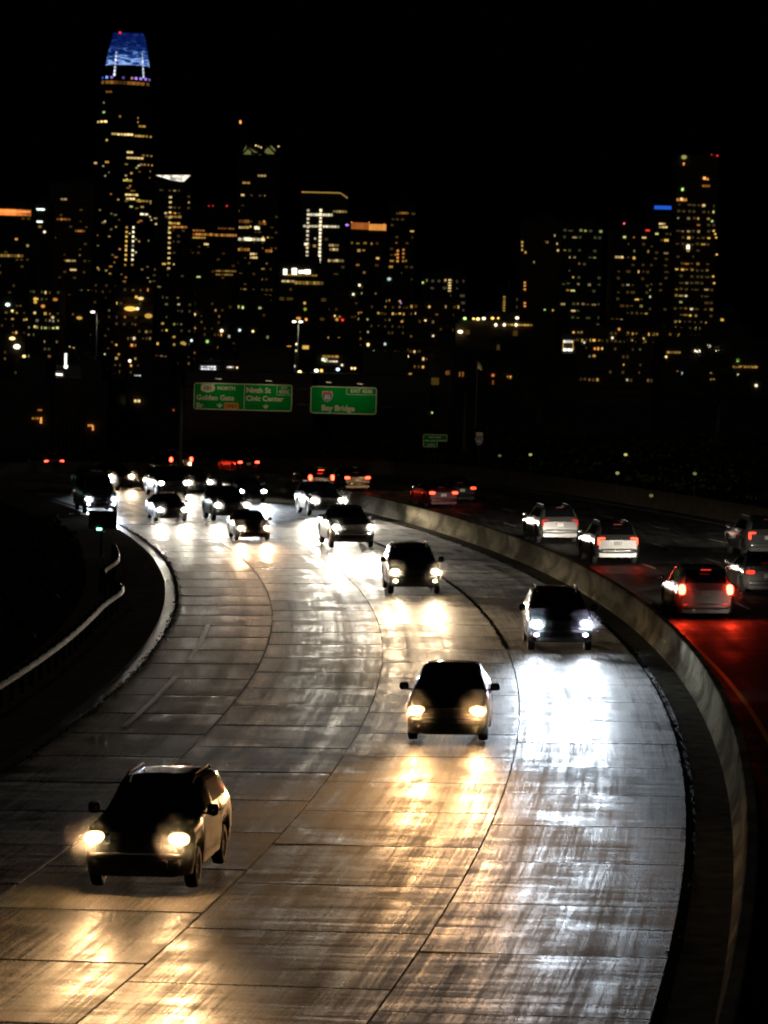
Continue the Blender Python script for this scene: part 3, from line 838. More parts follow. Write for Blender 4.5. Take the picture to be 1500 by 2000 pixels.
DIP = 1.0
def spot(parent, loc, energy, color, size, tilt, rz=0.0, rad=.09, blend=1.0, dip=False):
    li = bpy.data.lights.new('lamp_beam', 'SPOT'); li.energy = energy; li.color = color
    li.spot_size = R_(size); li.spot_blend = blend; li.shadow_soft_size = rad
    if dip:
        # low-beam pattern: strongest just below the horizon, weaker towards the bumper, little above the cut-off
        li.use_nodes = True; n, l = li.node_tree.nodes, li.node_tree.links; em = n['Emission']
        tc = n.new('ShaderNodeTexCoord'); sp = n.new('ShaderNodeSeparateXYZ'); l.new(tc.outputs['Normal'], sp.inputs[0])
        fc = n.new('ShaderNodeFloatCurve'); mr = n.new('ShaderNodeMapRange')
        mr.inputs['From Min'].default_value = -.4 * DIP; mr.inputs['From Max'].default_value = .4 * DIP
        l.new(sp.outputs['Y'], mr.inputs['Value']); l.new(mr.outputs['Result'], fc.inputs['Value'])
        cu = fc.mapping.curves[0]
        pts_ = [(0.0, .16), (.40, .20), (.47, .34), (.52, 1.0), (.55, .90), (.60, .45), (.68, .15), (.80, .05), (1.0, .015)]
        while len(cu.points) < len(pts_): cu.points.new(.5, .5)
        for q, (a, b) in zip(cu.points, pts_): q.location = (a, b); q.handle_type = 'VECTOR'
        fc.mapping.update()
        l.new(fc.outputs['Value'], em.inputs['Strength'])
    ob = bpy.data.objects.new('lamp_beam', li); col.objects.link(ob); ob.parent = parent
    ob.location = loc; ob.rotation_euler = (R_(-90 - tilt), 0, rz)      # spots shine down -z; this aims them ahead
    return ob

HALOS = {}
def halo_mat(d):
    if d not in HALOS:
        m = bpy.data.materials.new('bloom_haze'); m.use_nodes = True; n = m.node_tree.nodes; n.remove(n['Principled BSDF'])
        v = n.new('ShaderNodeVolumePrincipled'); v.inputs['Color'].default_value = (.95, .95, .95, 1); v.inputs['Density'].default_value = d; v.inputs['Anisotropy'].default_value = .3
        m.node_tree.links.new(v.outputs['Volume'], n['Material Output'].inputs['Volume']); HALOS[d] = m
    return HALOS[d]
WARM, SOFT, WHITE, COOL = (1.0, .58, .26), (1.0, .72, .44), (1.0, .90, .74), (.78, .88, 1.0)
FOLLOW = 'cars on the freeway'
def vehicle(name, kind, o, s, label, cat, paint='black', away=False, beam=None, color=WARM, lens=40.0, fog=None, tail=.05, brake=None, tilt=-1.2, yaw=0.0, cone=54, glowlight=None, sc_=1.0, spill=None, halo=None, halo_label=''):
    p = rp(o, s); th = s / RAD
    slope = (drop(s + 1) - drop(s - 1)) / 2
    r = empty(name, p)
    r.rotation_euler = (math.atan(slope) * (-1 if away else 1), -math.atan(BANK) * (-1 if away else 1), th + (math.pi if away else 0) + yaw)
    r.scale = (sc_, sc_, sc_)
    c = Car(kind); objs = []
    if away:       # the measured spot is the rear wheels
        off = r.rotation_euler.to_matrix() @ Vector((0, -KINDS_[kind]['wb'], 0)); r.location = p + off
    mats = {'paint': PAINT[paint], 'head': head_mat(color, lens), 'fog': head_mat(*fog) if fog else M['lampglass'],
            'housing': head_mat(color, round(min(4.5, lens * .03), 3)) if beam and not away else M['lampglass'],
            'tail': tail_mat(tail), 'brake': tail_mat(brake if brake is not None else .02)}
    for (nm, me, par, loc, slot) in car_parts(kind):
        ob = bpy.data.objects.new(nm, me); col.objects.link(ob)
        ob.parent = objs[par] if par is not None else r
        ob.location = loc[:3]
        if len(loc) == 4 and loc[3] < 0: ob.rotation_euler = (0, 0, math.pi)
        if slot:
            if not me.materials: me.materials.append(None)
            ob.material_slots[0].link = 'OBJECT'; ob.material_slots[0].material = mats[slot]
        objs.append(ob)
        if nm == 'headlight' and beam:
            sd = 1 if me.vertices[0].co.x > 0 else -1
            hx, hz = c.d['hl']
            spot(ob, (sd * hx, c.y0 - .10, hz), beam, color, cone, tilt, R_(-1) * (0 if away else 1), dip=True)
            if spill:  # point light added to mimic the halo on the car front
                li = bpy.data.lights.new('halo_spill', 'POINT'); li.energy = spill; li.color = color; li.shadow_soft_size = .05
                q = bpy.data.objects.new('halo_spill', li); col.objects.link(q); q.parent = ob; q.location = (sd * hx, c.y0 - .16, hz)
        if nm == 'tail_light' and glowlight:
            sd = 1 if me.vertices[0].co.x > 0 else -1
            tx, tz = c.d['tl']
            q = spot(ob, (sd * tx, c.y1 + .16, tz), glowlight, (1.0, .035, .01), 150, 0)
            q.rotation_euler = (R_(48), 0, 0)
    tag(r, label, cat, FOLLOW)
    if halo:  # added haze spheres imitate lens bloom around the lamps
        hx, hz = c.d['hl']; tx, tz = c.d['tl']
        e = MB()
        for sd in (1, -1):
            if away: e.rbox((sd * tx, c.y1 + .30, tz), (.95, .95, .95), 2.0, 18, 12)
            else: e.rbox((sd * hx, c.y0 - .28, hz), (1.05, 1.0, 1.05), 2.0, 18, 12)
        q = e.build('halo', halo_mat(halo))
        q.matrix_world = Matrix.LocRotScale(r.location, r.rotation_euler, r.scale)
        tag(q, 'fine spray imitated by added haze at the lamps of the ' + halo_label, 'bloom', 'spray imitated around the traffic lamps', 'stuff')
    return r

# oncoming, nearest first (o, s measured at the front wheels)
BW = 9500.0
MI = .10
vehicle('dark_car', 'tall_suv', 9.55, -44.4, 'nearest dark car at lower left with big warm yellow headlights', 'car', 'black', beam=BW * .55, color=WARM, lens=260, tilt=-1, spill=.35, sc_=.93, halo=MI * .42, halo_label='nearest dark car')
vehicle('dark_car', 'hatch', 6.04, -22.2, 'dark car in mid road with orange headlights and both mirrors showing', 'car', 'black', beam=BW * .5, color=(1.0, .54, .22), lens=200, tilt=-1, spill=.35, sc_=1.05, halo=MI * .7, halo_label='dark car in mid road')
vehicle('dark_suv', 'suv', 2.92, 1.6, 'dark sport utility in the lane beside the median with bluish headlights and fog lights', 'car', 'black', beam=BW * 1.3, color=COOL, lens=200, fog=((.85, .65, 1.0), 20.0), tilt=.4, spill=.35, halo=MI * .5, halo_label='dark sport utility beside the median')
vehicle('dark_suv', 'suv', 6.31, 25.0, 'dark sport utility with white headlights and yellowish fog lights, behind the mid road car', 'car', 'charcoal', beam=BW * .7, color=SOFT, lens=200, fog=((1.0, .95, .45), 24.0), tilt=-1, spill=.35, halo=MI * .7, halo_label='sport utility with yellowish fog lights')
vehicle('pickup_truck', 'pickup', 6.13, 53.6, 'pickup truck with a shining chrome bumper and white headlights', 'truck', 'grey', beam=BW * .9, color=WHITE, lens=200, halo=MI * .7, halo_label='pickup truck')
vehicle('dark_suv', 'suv', 3.0, 82, 'dark tall car behind the pickup with one pale headlight showing', 'car', 'charcoal', beam=BW * 2.2, color=WHITE, lens=200, halo=MI * .7, halo_label='tall vehicle behind the pickup')
vehicle('small_car', 'sedan', 9.98, 59.8, 'small low car with pinkish headlights ahead of a taller dark car', 'car', 'bronze', beam=BW * 0.48, color=(1.0, .62, .36), lens=140, sc_=.92, halo=MI, halo_label='small low car')
vehicle('dark_suv', 'suv', 8.9, 77.0, 'dark tall car close behind the small car with pinkish headlights', 'car', 'black', beam=BW * 0.48, color=WHITE, lens=200, halo=MI * .8, halo_label='tall car behind the small car')
vehicle('distant_car', 'sedan', 4.3, 97, 'distant car showing a pale violet headlight behind the tall dark car', 'car', 'grey', beam=BW * 0.78, color=COOL, lens=160)
vehicle('dark_car', 'sedan', 12.0, 77, 'dark sedan with white headlights in the outer lane, left of the small car', 'car', 'charcoal', beam=BW * 0.36, color=WHITE, lens=180, sc_=.95, halo=MI * .8, halo_label='sedan in the outer lane')
vehicle('van', 'van', 14.6, 86, 'tall dark van at the left edge of the road beyond the sign back', 'van', 'grey', beam=BW * 0.30, color=COOL, lens=200, fog=((.75, .8, 1.0), 60.0), sc_=.92, halo=MI, halo_label='tall van at the left edge')
vehicle('distant_car', 'sedan', 10.6, 112, 'distant car with blue white headlights beyond the tall van at left', 'car', 'grey', beam=BW * 0.36, color=COOL, lens=200, halo=MI, halo_label='distant car with blue white lights')
vehicle('distant_car', 'hatch', 8.2, 117, 'distant car with amber headlights right of the blue white pair', 'car', 'black', beam=BW * 0.36, color=SOFT, lens=140, halo=MI, halo_label='distant car with amber headlights')
vehicle('distant_car', 'sedan', 5.0, 109, 'distant car with a wide white pair of headlights near the middle', 'car', 'charcoal', beam=BW * 0.42, color=WHITE, lens=180, halo=MI, halo_label='distant car with the wide white pair')
vehicle('distant_car', 'suv', 7.6, 104, 'distant car with a single bright headlight just left of the wide white pair', 'car', 'black', beam=BW * 0.36, color=WHITE, lens=180)
# departing
vehicle('silver_minivan', 'minivan', -2.81, 14.5, 'pale minivan with blazing red brake lights beside the median barrier', 'car', 'silver', away=True, beam=BW * .5, color=WHITE, tail=40, brake=1.0, glowlight=115, halo=MI * .5, halo_label='pale minivan with red lights')
vehicle('silver_suv', 'suv', -3.81, 42.6, 'silver sport utility with hooked red tail lights', 'car', 'tin', away=True, beam=BW * .5, color=WHITE, tail=8, brake=.2, glowlight=15)
vehicle('silver_suv', 'suv', -3.95, 57.1, 'silver sport utility with a lit licence plate ahead of the hooked tail lights', 'car', 'tin', away=True, beam=BW * .5, color=WHITE, tail=.5)
vehicle('dark_sedan', 'sedan', -6.76, 25.7, 'dark sedan with a shining pale bumper at the right edge', 'car', 'tin', away=True, beam=BW * .5, color=WHITE, tail=1.5)
vehicle('grey_suv', 'suv', -11.16, 46.6, 'grey sport utility cut off by the right edge of the view', 'car', 'grey', away=True, beam=BW * .5, color=WHITE, tail=4)
vehicle('distant_car', 'sedan', -5.35, 90.5, 'distant departing car with two red tail lights beyond the barrier', 'car', 'maroon', away=True, tail=8, beam=BW * .1)
vehicle('distant_car', 'sedan', -7.9, 96, 'distant departing car with small red lights left of the lone pair', 'car', 'black', away=True, tail=5, beam=BW * .1)
vehicle('distant_car', 'hatch', -2.52, 108.1, 'distant car with three red brake lights behind the tall vehicle and pickup', 'car', 'black', away=True, tail=14, brake=9, beam=BW * .1, glowlight=60)
vehicle('distant_car', 'sedan', -5.39, 110.5, 'distant car with flat red tail lights just right of the triple red lights', 'car', 'black', away=True, tail=12, beam=BW * .1)
vehicle('distant_car', 'minivan', -7.0, 156, 'farthest left of centre cluster of bright red brake lights', 'car', 'black', away=True, tail=16, brake=12, beam=BW * .1, glowlight=90)
vehicle('distant_car', 'sedan', -9.5, 148, 'far car with one red tail light right of the bright red cluster', 'car', 'black', away=True, tail=12, beam=BW * .1)
vehicle('distant_car', 'suv', -8.3, 188, 'lone far car with red tail lights at the left edge of the road', 'car', 'grey', away=True, tail=16, beam=BW * .1)
# following traffic, just out of view to the right: its headlights light the cars ahead
vehicle('following_car', 'sedan', -2.9, -16, 'car following the pale minivan, out of view at right', 'car', 'grey', away=True, beam=BW * .006, color=WHITE)
vehicle('following_car', 'suv', -6.6, 0, 'car following the dark sedan, out of view at right', 'car', 'black', away=True, beam=BW * .035, color=WHITE)
vehicle('following_car', 'suv', -10.2, 14, 'car following the grey sport utility, out of view at right', 'car', 'black', away=True, beam=BW * .006, color=WHITE)

vehicle('distant_car', 'suv', 12.5, 170, 'far car with tiny greenish white lights at the left edge of the picture', 'car', 'black', color=(.6, 1.0, .8), lens=14, beam=BW * .01)

# ------------------------------------------------------------------ the city
AMB, YEL, PALE, CREAM, GRN, RED, BLU, ORG, VIO = (1.0, .38, .07), (1.0, .58, .11), (1.0, .86, .55), (1.0, .70, .27), (.55, 1.0, .22), (1.0, .04, .03), (.06, .16, 1.0), (1.0, .27, .05), (.45, .25, 1.0)
GLOWS = {}
def lit(c, st):
    k = (c, round(st, 2))
    if k not in GLOWS: GLOWS[k] = glow('window_light_%d' % len(GLOWS), c, k[1] * CITY)
    return GLOWS[k]
CITY = 1.0
WIN = MB().box((0, 0, 0), (1, 1, 1)).mesh('window')
WIN.materials.append(None)
DOT = MB().rbox((0, 0, 0), (1, 1, 1), 2.0, 8, 6).mesh('lamp')
DOT.materials.append(None)
BLD = []
def put(me, name, par, loc, dim, mat):
    o = bpy.data.objects.new(name, me); col.objects.link(o); o.parent = par
    o.location = loc; o.scale = dim
    o.material_slots[0].link = 'OBJECT'; o.material_slots[0].material = mat
    return o
class B:
    def __init__(s, name, label, x0, x1, yt, Y, mat='facade', cat='building', dep=28, zb=-9.0, group='buildings of the skyline', floor=3.9, roof=True, shell=True):
        a, b = at(x0, yt, Y), at(x1, yt, Y); xm = (x0 + x1) / 2
        s.px = (x0, x1, yt); s.Y = Y; s.k = Y / FPX
        s.cx = (a.x + b.x) / 2; s.w = b.x - a.x; s.zt = at(xm, yt, Y).z; s.zb = zb; s.h = s.zt - zb; s.dep = dep; s.floor = floor
        s.r = tag(empty(name, (s.cx, Y + dep / 2, zb)), label, cat, group)
        s.yf = -dep / 2
        BLD.append(s)
        if shell:
            MB().box((0, 0, s.h / 2), (s.w, dep, s.h)).build('wall', M[mat], s.r)
            if roof:
                rf = MB().box((0, 0, s.h + .4), (s.w * .98, dep * .98, .8)).build('roof', M['facade'], s.r)
                MB().box((s.w * .1, 0, s.h + 2), (s.w * .4, dep * .5, 3.0)).build('roof_plant', M['facade'], rf)
            mb = MB(); nf = int(s.h / floor)
            if nf < 90 and s.h > 20:
                for i in range(1, nf): mb.box((0, s.yf - .06, i * floor), (s.w + .1, .25, .5))
                tag(mb.build('floor_bands', M['facade'], s.r), kind='stuff')
    def pt(s, px, py):
        p = at(px, py, s.Y - .3); return (p.x - s.cx, s.yf - .3, p.z - s.zb)
    def win(s, px, py, w, h, c, st, name='window', dot=False):
        return put(DOT if dot else WIN, name, s.r, s.pt(px, py), (w * s.k, .25 if not dot else w * s.k, h * s.k), lit(c, st))
    def row(s, xa, xb, y, n, h, c, st, fill=.8, slope=.02):
        w = (xb - xa) / n
        for i in range(n):
            x = xa + (i + .5) * w; s.win(x, y + (x - 750) * 0 + (x - xa) * slope, w * fill, h, c, st * random.choice((.35, .6, .8, 1, 1.2)))
    def colm(s, xa, ya, yb, n, w, h, c, st, lean=-.026):
        for i in range(n):
            y = ya + (yb - ya) * i / max(1, n - 1); s.win(xa + (y - ya) * lean, y, w, h, c, st * random.choice((.7, 1, 1.1)))
    def rand(s, ya, yb, p, cols, seed, bay=6.0, st=(.05, .08, .12, .2, .35, .8), ww=.62, rowp=.12):
        rn = random.Random(seed); nb = max(1, int(s.w / (bay * .52))); bw = s.w / nb; p = p * 1.25
        colb = [rn.choice((.3, .7, 1, 1.5)) for _ in range(nb)]
        z = s.h - 2.5; faint = MB()
        za = at(s.px[0], ya, s.Y).z - s.zb; zz = at(s.px[0], yb, s.Y).z - s.zb
        while z > 2:
            if zz < z < za:
                rowlit = rn.random() < rowp
                rc = rn.choice(cols); rb = rn.choice((.4, .8, 1, 1, 1.4))
                for i in range(nb):
                    if rn.random() < p * colb[i] * rb * (4.0 if rowlit else 1):
                        c = rc if rowlit else rn.choice(cols)
                        w = min(bw * .9, bw * ww * rn.choice((.4, .65, .8, .8, 1.2))); h = s.floor * rn.choice((.22, .28, .36)); e = rn.choice(st)
                        x = -s.w / 2 + (i + .5) * bw + rn.uniform(-.15, .15) * bw; zq = z + rn.uniform(-.2, .2)
                        if e < .13: faint.box((x, s.yf - .3, zq), (w, .25, h))
                        else: put(WIN, 'window', s.r, (x, s.yf - .3, zq), (w, .25, h), lit(c, e))
                    elif rn.random() < p * .5: faint.box((-s.w / 2 + (i + .5) * bw, s.yf - .3, z), (bw * .55, .25, s.floor * .35))
            z -= s.floor
        if faint.v: tag(faint.build('faint_windows', lit(cols[seed % len(cols)], .05), s.r), kind='stuff')
W1 = [YEL, YEL, (1.0, .62, .18), AMB, CREAM]; W2 = [YEL, YEL, (1.0, .66, .2), CREAM, PALE, AMB, (.85, .9, .30)]; W3 = [AMB, AMB, ORG, YEL]

# far towers, left to right
b = B('office_building', 'office block at the left edge with a red orange glowing roof band', -14, 62, 404, 1900)
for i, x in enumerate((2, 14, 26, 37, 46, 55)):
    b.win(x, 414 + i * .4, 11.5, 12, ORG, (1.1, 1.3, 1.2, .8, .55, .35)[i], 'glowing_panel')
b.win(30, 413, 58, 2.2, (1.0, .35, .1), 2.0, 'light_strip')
b.row(0, 46, 499, 7, 5, YEL, .35); b.rand(425, 640, .10, W1, 1)
b = B('office_building', 'narrow block with two short white light bars beside the orange roof', 60, 96, 398, 2050)
b.win(78, 409, 18, 3.2, (.85, 1.0, .9), 2.2, 'light_strip'); b.win(76, 433, 14, 3.2, (.9, 1.0, .9), 2.0, 'light_strip'); b.rand(440, 640, .12, W1, 2)
b = B('brown_tower', 'dim brown tower left of the tallest tower with sparse amber rows', 96, 184, 358, 2300, 'facade_brown')
b.row(118, 131, 389, 2, 3.5, CREAM, .35); b.row(110, 138, 428, 4, 3.5, AMB, .4); b.row(146, 166, 451, 4, 3.5, AMB, .5); b.rand(400, 640, .07, W3, 3)
b.row(128, 149, 509, 2, 3.5, CREAM, .9); b.win(143, 527, 12, 3, CREAM, .9)
# tallest tower: rounded square plan that tapers into a lit crown
Yt = 2750.0
tw = B('tallest_tower', 'tallest tapering tower with a glowing blue crown', 184, 298, 160, Yt, shell=False, dep=50, roof=False)
ctr = at(243, 160, Yt)
def lobe(hw, z, n=48, cx=0.0):
    out = []
    for i in range(n):
        a = 2 * math.pi * i / n; e = .62
        out.append((cx + hw * math.copysign(abs(math.cos(a)) ** e, math.cos(a)), hw * math.copysign(abs(math.sin(a)) ** e, math.sin(a)), z))
    return out
def lofted(levels, name, mat, par):
    mb = MB(); rows = []
    for y, xa, xb in levels:
        z = at((xa + xb) / 2, y, Yt).z - tw.zb; xm = at((xa + xb) / 2, y, Yt).x - tw.cx
        r = lobe((xb - xa) / 2 * tw.k, z, 48, xm); rows.append(r + [r[0]])
    mb.grid(rows[::-1]); mb.poly(rows[0][:-1]); return mb.build(name, mat, par)
lofted([(160, 195, 292), (200, 191, 294), (250, 187, 296), (320, 184.5, 298), (400, 184, 299), (760, 183, 300)], 'shaft', M['facade_glass'], tw.r)
def crown_mat():
    m, n, l, p = new_mat('led_crown'); m.cycles.emission_sampling = 'NONE'
    p.inputs['Base Color'].default_value = (.01, .01, .02, 1)
    tc = n.new('ShaderNodeTexCoord'); mp = n.new('ShaderNodeMapping'); mp.inputs['Scale'].default_value = (.09, .09, .42)
    l.new(tc.outputs['Object'], mp.inputs['Vector'])
    nz = n.new('ShaderNodeTexNoise'); nz.inputs['Scale'].default_value = 1.0; nz.inputs['Detail'].default_value = 6; nz.inputs['Distortion'].default_value = 1.6
    l.new(mp.outputs['Vector'], nz.inputs['Vector'])
    sx = n.new('ShaderNodeSeparateXYZ'); l.new(tc.outputs['Object'], sx.inputs[0])
    zz = n.new('ShaderNodeMapRange'); zl = at(243, 127, Yt).z - tw.zb; zh = at(243, 84, Yt).z - tw.zb
    zz.inputs['From Min'].default_value = zl; zz.inputs['From Max'].default_value = zh; zz.inputs['To Min'].default_value = .36; zz.inputs['To Max'].default_value = .06
    l.new(sx.outputs['Z'], zz.inputs['Value'])
    ad = n.new('ShaderNodeMath'); l.new(nz.outputs['Fac'], ad.inputs[0]); l.new(zz.outputs['Result'], ad.inputs[1])
    cr = n.new('ShaderNodeValToRGB'); l.new(ad.outputs[0], cr.inputs['Fac'])
    e = cr.color_ramp.elements
    e[0].position = .42; e[0].color = (.001, .003, .05, 1)
    e[1].position = .88; e[1].color = (.30, .48, .95, 1)
    q = e.new(.62); q.color = (.003, .014, .11, 1); q = e.new(.74); q.color = (.025, .08, .30, 1)
    l.new(cr.outputs['Color'], p.inputs['Emission Color']); p.inputs['Emission Strength'].default_value = 1.0 * CITY
    return m
lofted([(61, 217, 277), (72, 214.5, 279.5), (84, 211, 281.5), (104, 206, 284.5), (125, 202.5, 287)], 'led_crown', crown_mat(), tw.r)
lofted([(125.5, 202.5, 287), (160, 195.5, 291.5)], 'crown_base', M['facade_glass'], tw.r)
def tower_pt(px, py, f=1.0):
    lv = [(61, 217, 277), (125, 202, 287), (160, 195, 292), (250, 187, 296), (400, 184, 299), (760, 183, 300)]
    y = max(61, min(760, py))
    for (ya, a0, b0), (yb, a1, b1) in zip(lv[:-1], lv[1:]):
        if ya <= y <= yb: t = (y - ya) / (yb - ya); xa, xb = a0 + (a1 - a0) * t, b0 + (b1 - b0) * t; break
    u = max(-.985, min(.985, (px - (xa + xb) / 2) / ((xb - xa) / 2))); hw = (xb - xa) / 2 * tw.k
    d = hw * (1 - abs(u) ** (2 / .62)) ** (.62 / 2)
    p = at(px, py, Yt); return Vector((p.x - tw.cx, -d - .5, p.z - tw.zb))
def tw_win(px, py, w, h, c, st, name='window'):
    return put(WIN, name, tw.r, tower_pt(px, py), (w * tw.k, .6, h * tw.k), lit(c, st))
for i in range(7): tw_win(225.5 - i * .55, 101 + i * 7.2, 3.2, 5, (.75, .8, 1.0), (.5, 1.0, 1.6, .7, .8, 1.4, 1.9)[i], 'crown_light')
for i in range(7): tw_win(276 + i * .5, 104 + i * 7.3, 2.4, 6, (.7, .8, 1.0), (.5, .6, 1.4, .6, 1.0, 1.0, 1.1)[i], 'crown_light')
for x, q, c in ((198, .5, BLU), (207, 1.2, (.25, .45, 1.0)), (217, .7, VIO), (257, .5, (.8, .4, .3)), (265, 1.3, VIO), (274, 1.2, VIO), (283, .9, VIO), (289, .4, VIO), (240, .25, VIO)):
    tw_win(x, 151 + (x - 243) * .05, 4.5, 4.5, c, q, 'crown_light')
for i in range(11):
    x = 200 + i * 8.6
    tw_win(x, 161 + (x - 243) * .05, 7.5, 6, AMB, (.20, .22, .30, .10, .05, .06, .22, .30, .24, .22, .14)[i])
tw_win(232, 61, 4, 4, RED, 1.2, 'beacon')
rn = random.Random(5)
for y, xs, c, st in ((178, (205, 218), AMB, .18), (199, (200, 203), PALE, .5), (218, (199, 205), GRN, .6), (227, (232, 236), AMB, .5), (230, (268, 270), YEL, .8), (238, (268, 270), YEL, .6),
                     (236, (187, 209), CREAM, 1.6), (246, (270, 284), YEL, .4), (261, (217, 228), CREAM, 1.0), (262, (228, 260), CREAM, 1.5), (265, (262, 295), YEL, .55), (273, (206, 210), YEL, .7),
                     (297, (247, 260), CREAM, 1.2), (303, (276, 296), YEL, .35), (308, (247, 280), CREAM, .9), (316, (180, 190), CREAM, .9), (321, (272, 297), YEL, .35), (316, (204, 214), YEL, .5),
                     (343, (203, 207), PALE, .5), (351, (246, 250), GRN, 1.6), (352, (240, 258), YEL, .6), (338, (254, 259), YEL, .5), (363, (252, 256), YEL, .6), (380, (244, 270), CREAM, 1.1),
                     (388, (246, 264), CREAM, 1.4), (392, (265, 295), YEL, .3), (418, (273, 289), PALE, 1.3)):
    xa, xb = xs; n = max(1, int((xb - xa) / 6))
    for i in range(n):
        x = xa + (i + .5) * (xb - xa) / n; tw_win(x, y + (x - xa) * .03, (xb - xa) / n * .85, 3.6, c, st * rn.choice((.5, .8, 1, 1.2)))
for i in range(8):
    tw_win(260.6 - i * .28, 444 + i * 9, 4, 4.2, PALE, (1.3, 1.5, 1.6, 1.3, .3, 1.5, 1.2, 1.2)[i]); tw_win(247.5 - i * .28, 444 + i * 9, 4, 4, YEL, (.4, .7, .9, .9, .9, .9, .9, 1.0)[i])
for i in range(70):
    y = rn.uniform(320, 560); tw_win(rn.uniform(188, 294), y, rn.choice((3, 4, 6)), 3, rn.choice(W2), rn.choice((.12, .2, .35, .6)))
b = B('slant_top_tower', 'tower with a white lit wedge on its roof, right of the tallest tower', 301, 374, 354, 2300, roof=False)
z = lambda x, y: b.pt(x, y)
wm = MB(); A_, C_, D_ = z(304, 342), z(371, 342), z(357, 355); E_ = z(330, 350)
for dy in (0, 6): pass
f = [A_, E_, D_, C_]
wm.poly([(x, b.yf - .3, q) for x, _, q in f]); wm.poly([(x, b.yf + 6, q) for x, _, q in reversed(f)])
for i in range(4):
    p, q = f[i], f[(i + 1) % 4]; wm.poly([(p[0], b.yf - .3, p[2]), (p[0], b.yf + 6, p[2]), (q[0], b.yf + 6, q[2]), (q[0], b.yf - .3, q[2])])
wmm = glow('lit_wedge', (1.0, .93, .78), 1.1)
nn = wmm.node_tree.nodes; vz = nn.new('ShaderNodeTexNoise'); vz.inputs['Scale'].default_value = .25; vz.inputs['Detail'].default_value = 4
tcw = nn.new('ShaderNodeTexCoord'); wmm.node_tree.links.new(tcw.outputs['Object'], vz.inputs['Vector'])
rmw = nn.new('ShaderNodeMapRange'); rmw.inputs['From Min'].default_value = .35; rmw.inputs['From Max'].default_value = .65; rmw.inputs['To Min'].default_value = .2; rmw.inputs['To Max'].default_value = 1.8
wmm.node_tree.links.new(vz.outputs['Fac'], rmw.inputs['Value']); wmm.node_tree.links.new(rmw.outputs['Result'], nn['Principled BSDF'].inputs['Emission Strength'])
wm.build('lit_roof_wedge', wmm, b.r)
b.colm(333, 385, 524, 15, 5, 3.4, CREAM, .9); b.row(322, 355, 423, 4, 4, YEL, .4); b.row(330, 352, 436, 3, 3.5, YEL, .7); b.row(330, 366, 443, 5, 4, AMB, .5); b.rand(365, 700, .13, W1, 4)
b = B('office_block', 'broad office block with amber window bands under red roof lights', 375, 463, 404, 2150)
for x in (408, 416, 443): b.win(x, 402, 3, 3, RED, .6 if x < 440 else 1.3, 'beacon', True)
b.row(376, 420, 457.5, 8, 4.5, AMB, .55); b.row(420, 463, 459, 8, 4.5, AMB, .45); b.row(376, 402, 464, 5, 3, YEL, .5); b.row(425, 458, 446, 6, 3, AMB, .2); b.row(376, 400, 450, 4, 3, AMB, .3); b.win(403, 477, 9, 3.5, CREAM, .9); b.rand(480, 700, .10, W2, 5)
b.row(421, 462, 529, 9, 3.2, YEL, .25); b.row(421, 455, 536, 8, 3, YEL, .22)
b = B('braced_tower', 'tall tower with diagonal bracing and a greenish lit lattice crown', 464, 547, 304, 2500, roof=False)
mb = MB(); mmz = glow('lattice_glow', (.55, .55, .16), .22)
zz0, zz1 = b.pt(471, 303), b.pt(541, 281)
for (xa, ya), (xb, yb) in (((471, 303), (471, 284)), ((471, 303), (490, 283)), ((478, 281), (515, 303)), ((490, 300), (520, 300)), ((500, 303), (530, 282)), ((520, 281), (541, 303)), ((541, 303), (541, 290)), ((471, 303), (541, 305)), ((481, 286), (500, 303))):
    p, q = b.pt(xa, ya), b.pt(xb, yb); mb.tube([p, q], .7, 5)
mb.build('lattice', M['facade'], b.r)
for pts_ in (((472, 302), (480, 284), (486, 288), (512, 302)), ((516, 300), (520, 286), (528, 282), (538, 292), (535, 301))):
    q = MB(); q.poly([(b.pt(x, y)[0], b.yf + 1.5, b.pt(x, y)[2]) for x, y in pts_]); q.poly([(b.pt(x, y)[0], b.yf + 1.7, b.pt(x, y)[2]) for x, y in reversed(pts_)]); q.build('lit_screen', mmz, b.r)
for x, y, st in ((500, 284, 1.3), (505, 286, .8), (510, 288, 1.0), (544, 286, 1.0)): b.win(x, y, 3.4, 3.4, CREAM, st, 'roof_lamp', True)
mast = MB(); p = b.pt(469, 304); q = b.pt(469.5, 240); mast.tube([p, q], .6, 6, .2); mast.build('mast', M['facade'], b.r); b.win(469.5, 238.5, 4.5, 7.5, AMB, 1.5, 'beacon', True)
b.row(503, 520, 343, 3, 3.5, CREAM, .4); b.row(473, 489, 357, 2, 3.5, YEL, .35); b.row(466, 487, 432, 4, 6, AMB, .25); b.row(505, 520, 436, 3, 6, AMB, .3)
b.row(466, 486, 444, 4, 4, CREAM, .5); b.win(502, 445, 10, 6, PALE, 1.4); b.row(463, 518, 467, 6, 5, PALE, .9); b.win(484, 467, 15, 6, PALE, 1.8); b.win(513, 467, 5, 5, CREAM, 1.2)
b.row(458, 488, 487, 5, 5, AMB, .5); b.row(518, 532, 490, 3, 5, AMB, .5); b.row(488, 502, 496, 3, 4, CREAM, 1.0); b.row(488, 503, 503, 3, 3.5, CREAM, 1.0); b.rand(380, 700, .16, W1, 6)
b = B('outlined_tower', 'tower outlined by crossing rows and columns of white window lights', 589, 679, 378, 1900, roof=False)
p, q, r_ = b.pt(589, 375), b.pt(665, 377), b.pt(679, 387)
MB().tube([p, q, r_], .35, 5).build('roof_light_line', lit(YEL, .35), b.r); b.win(591, 375, 3, 3, ORG, .8, 'roof_lamp', True)
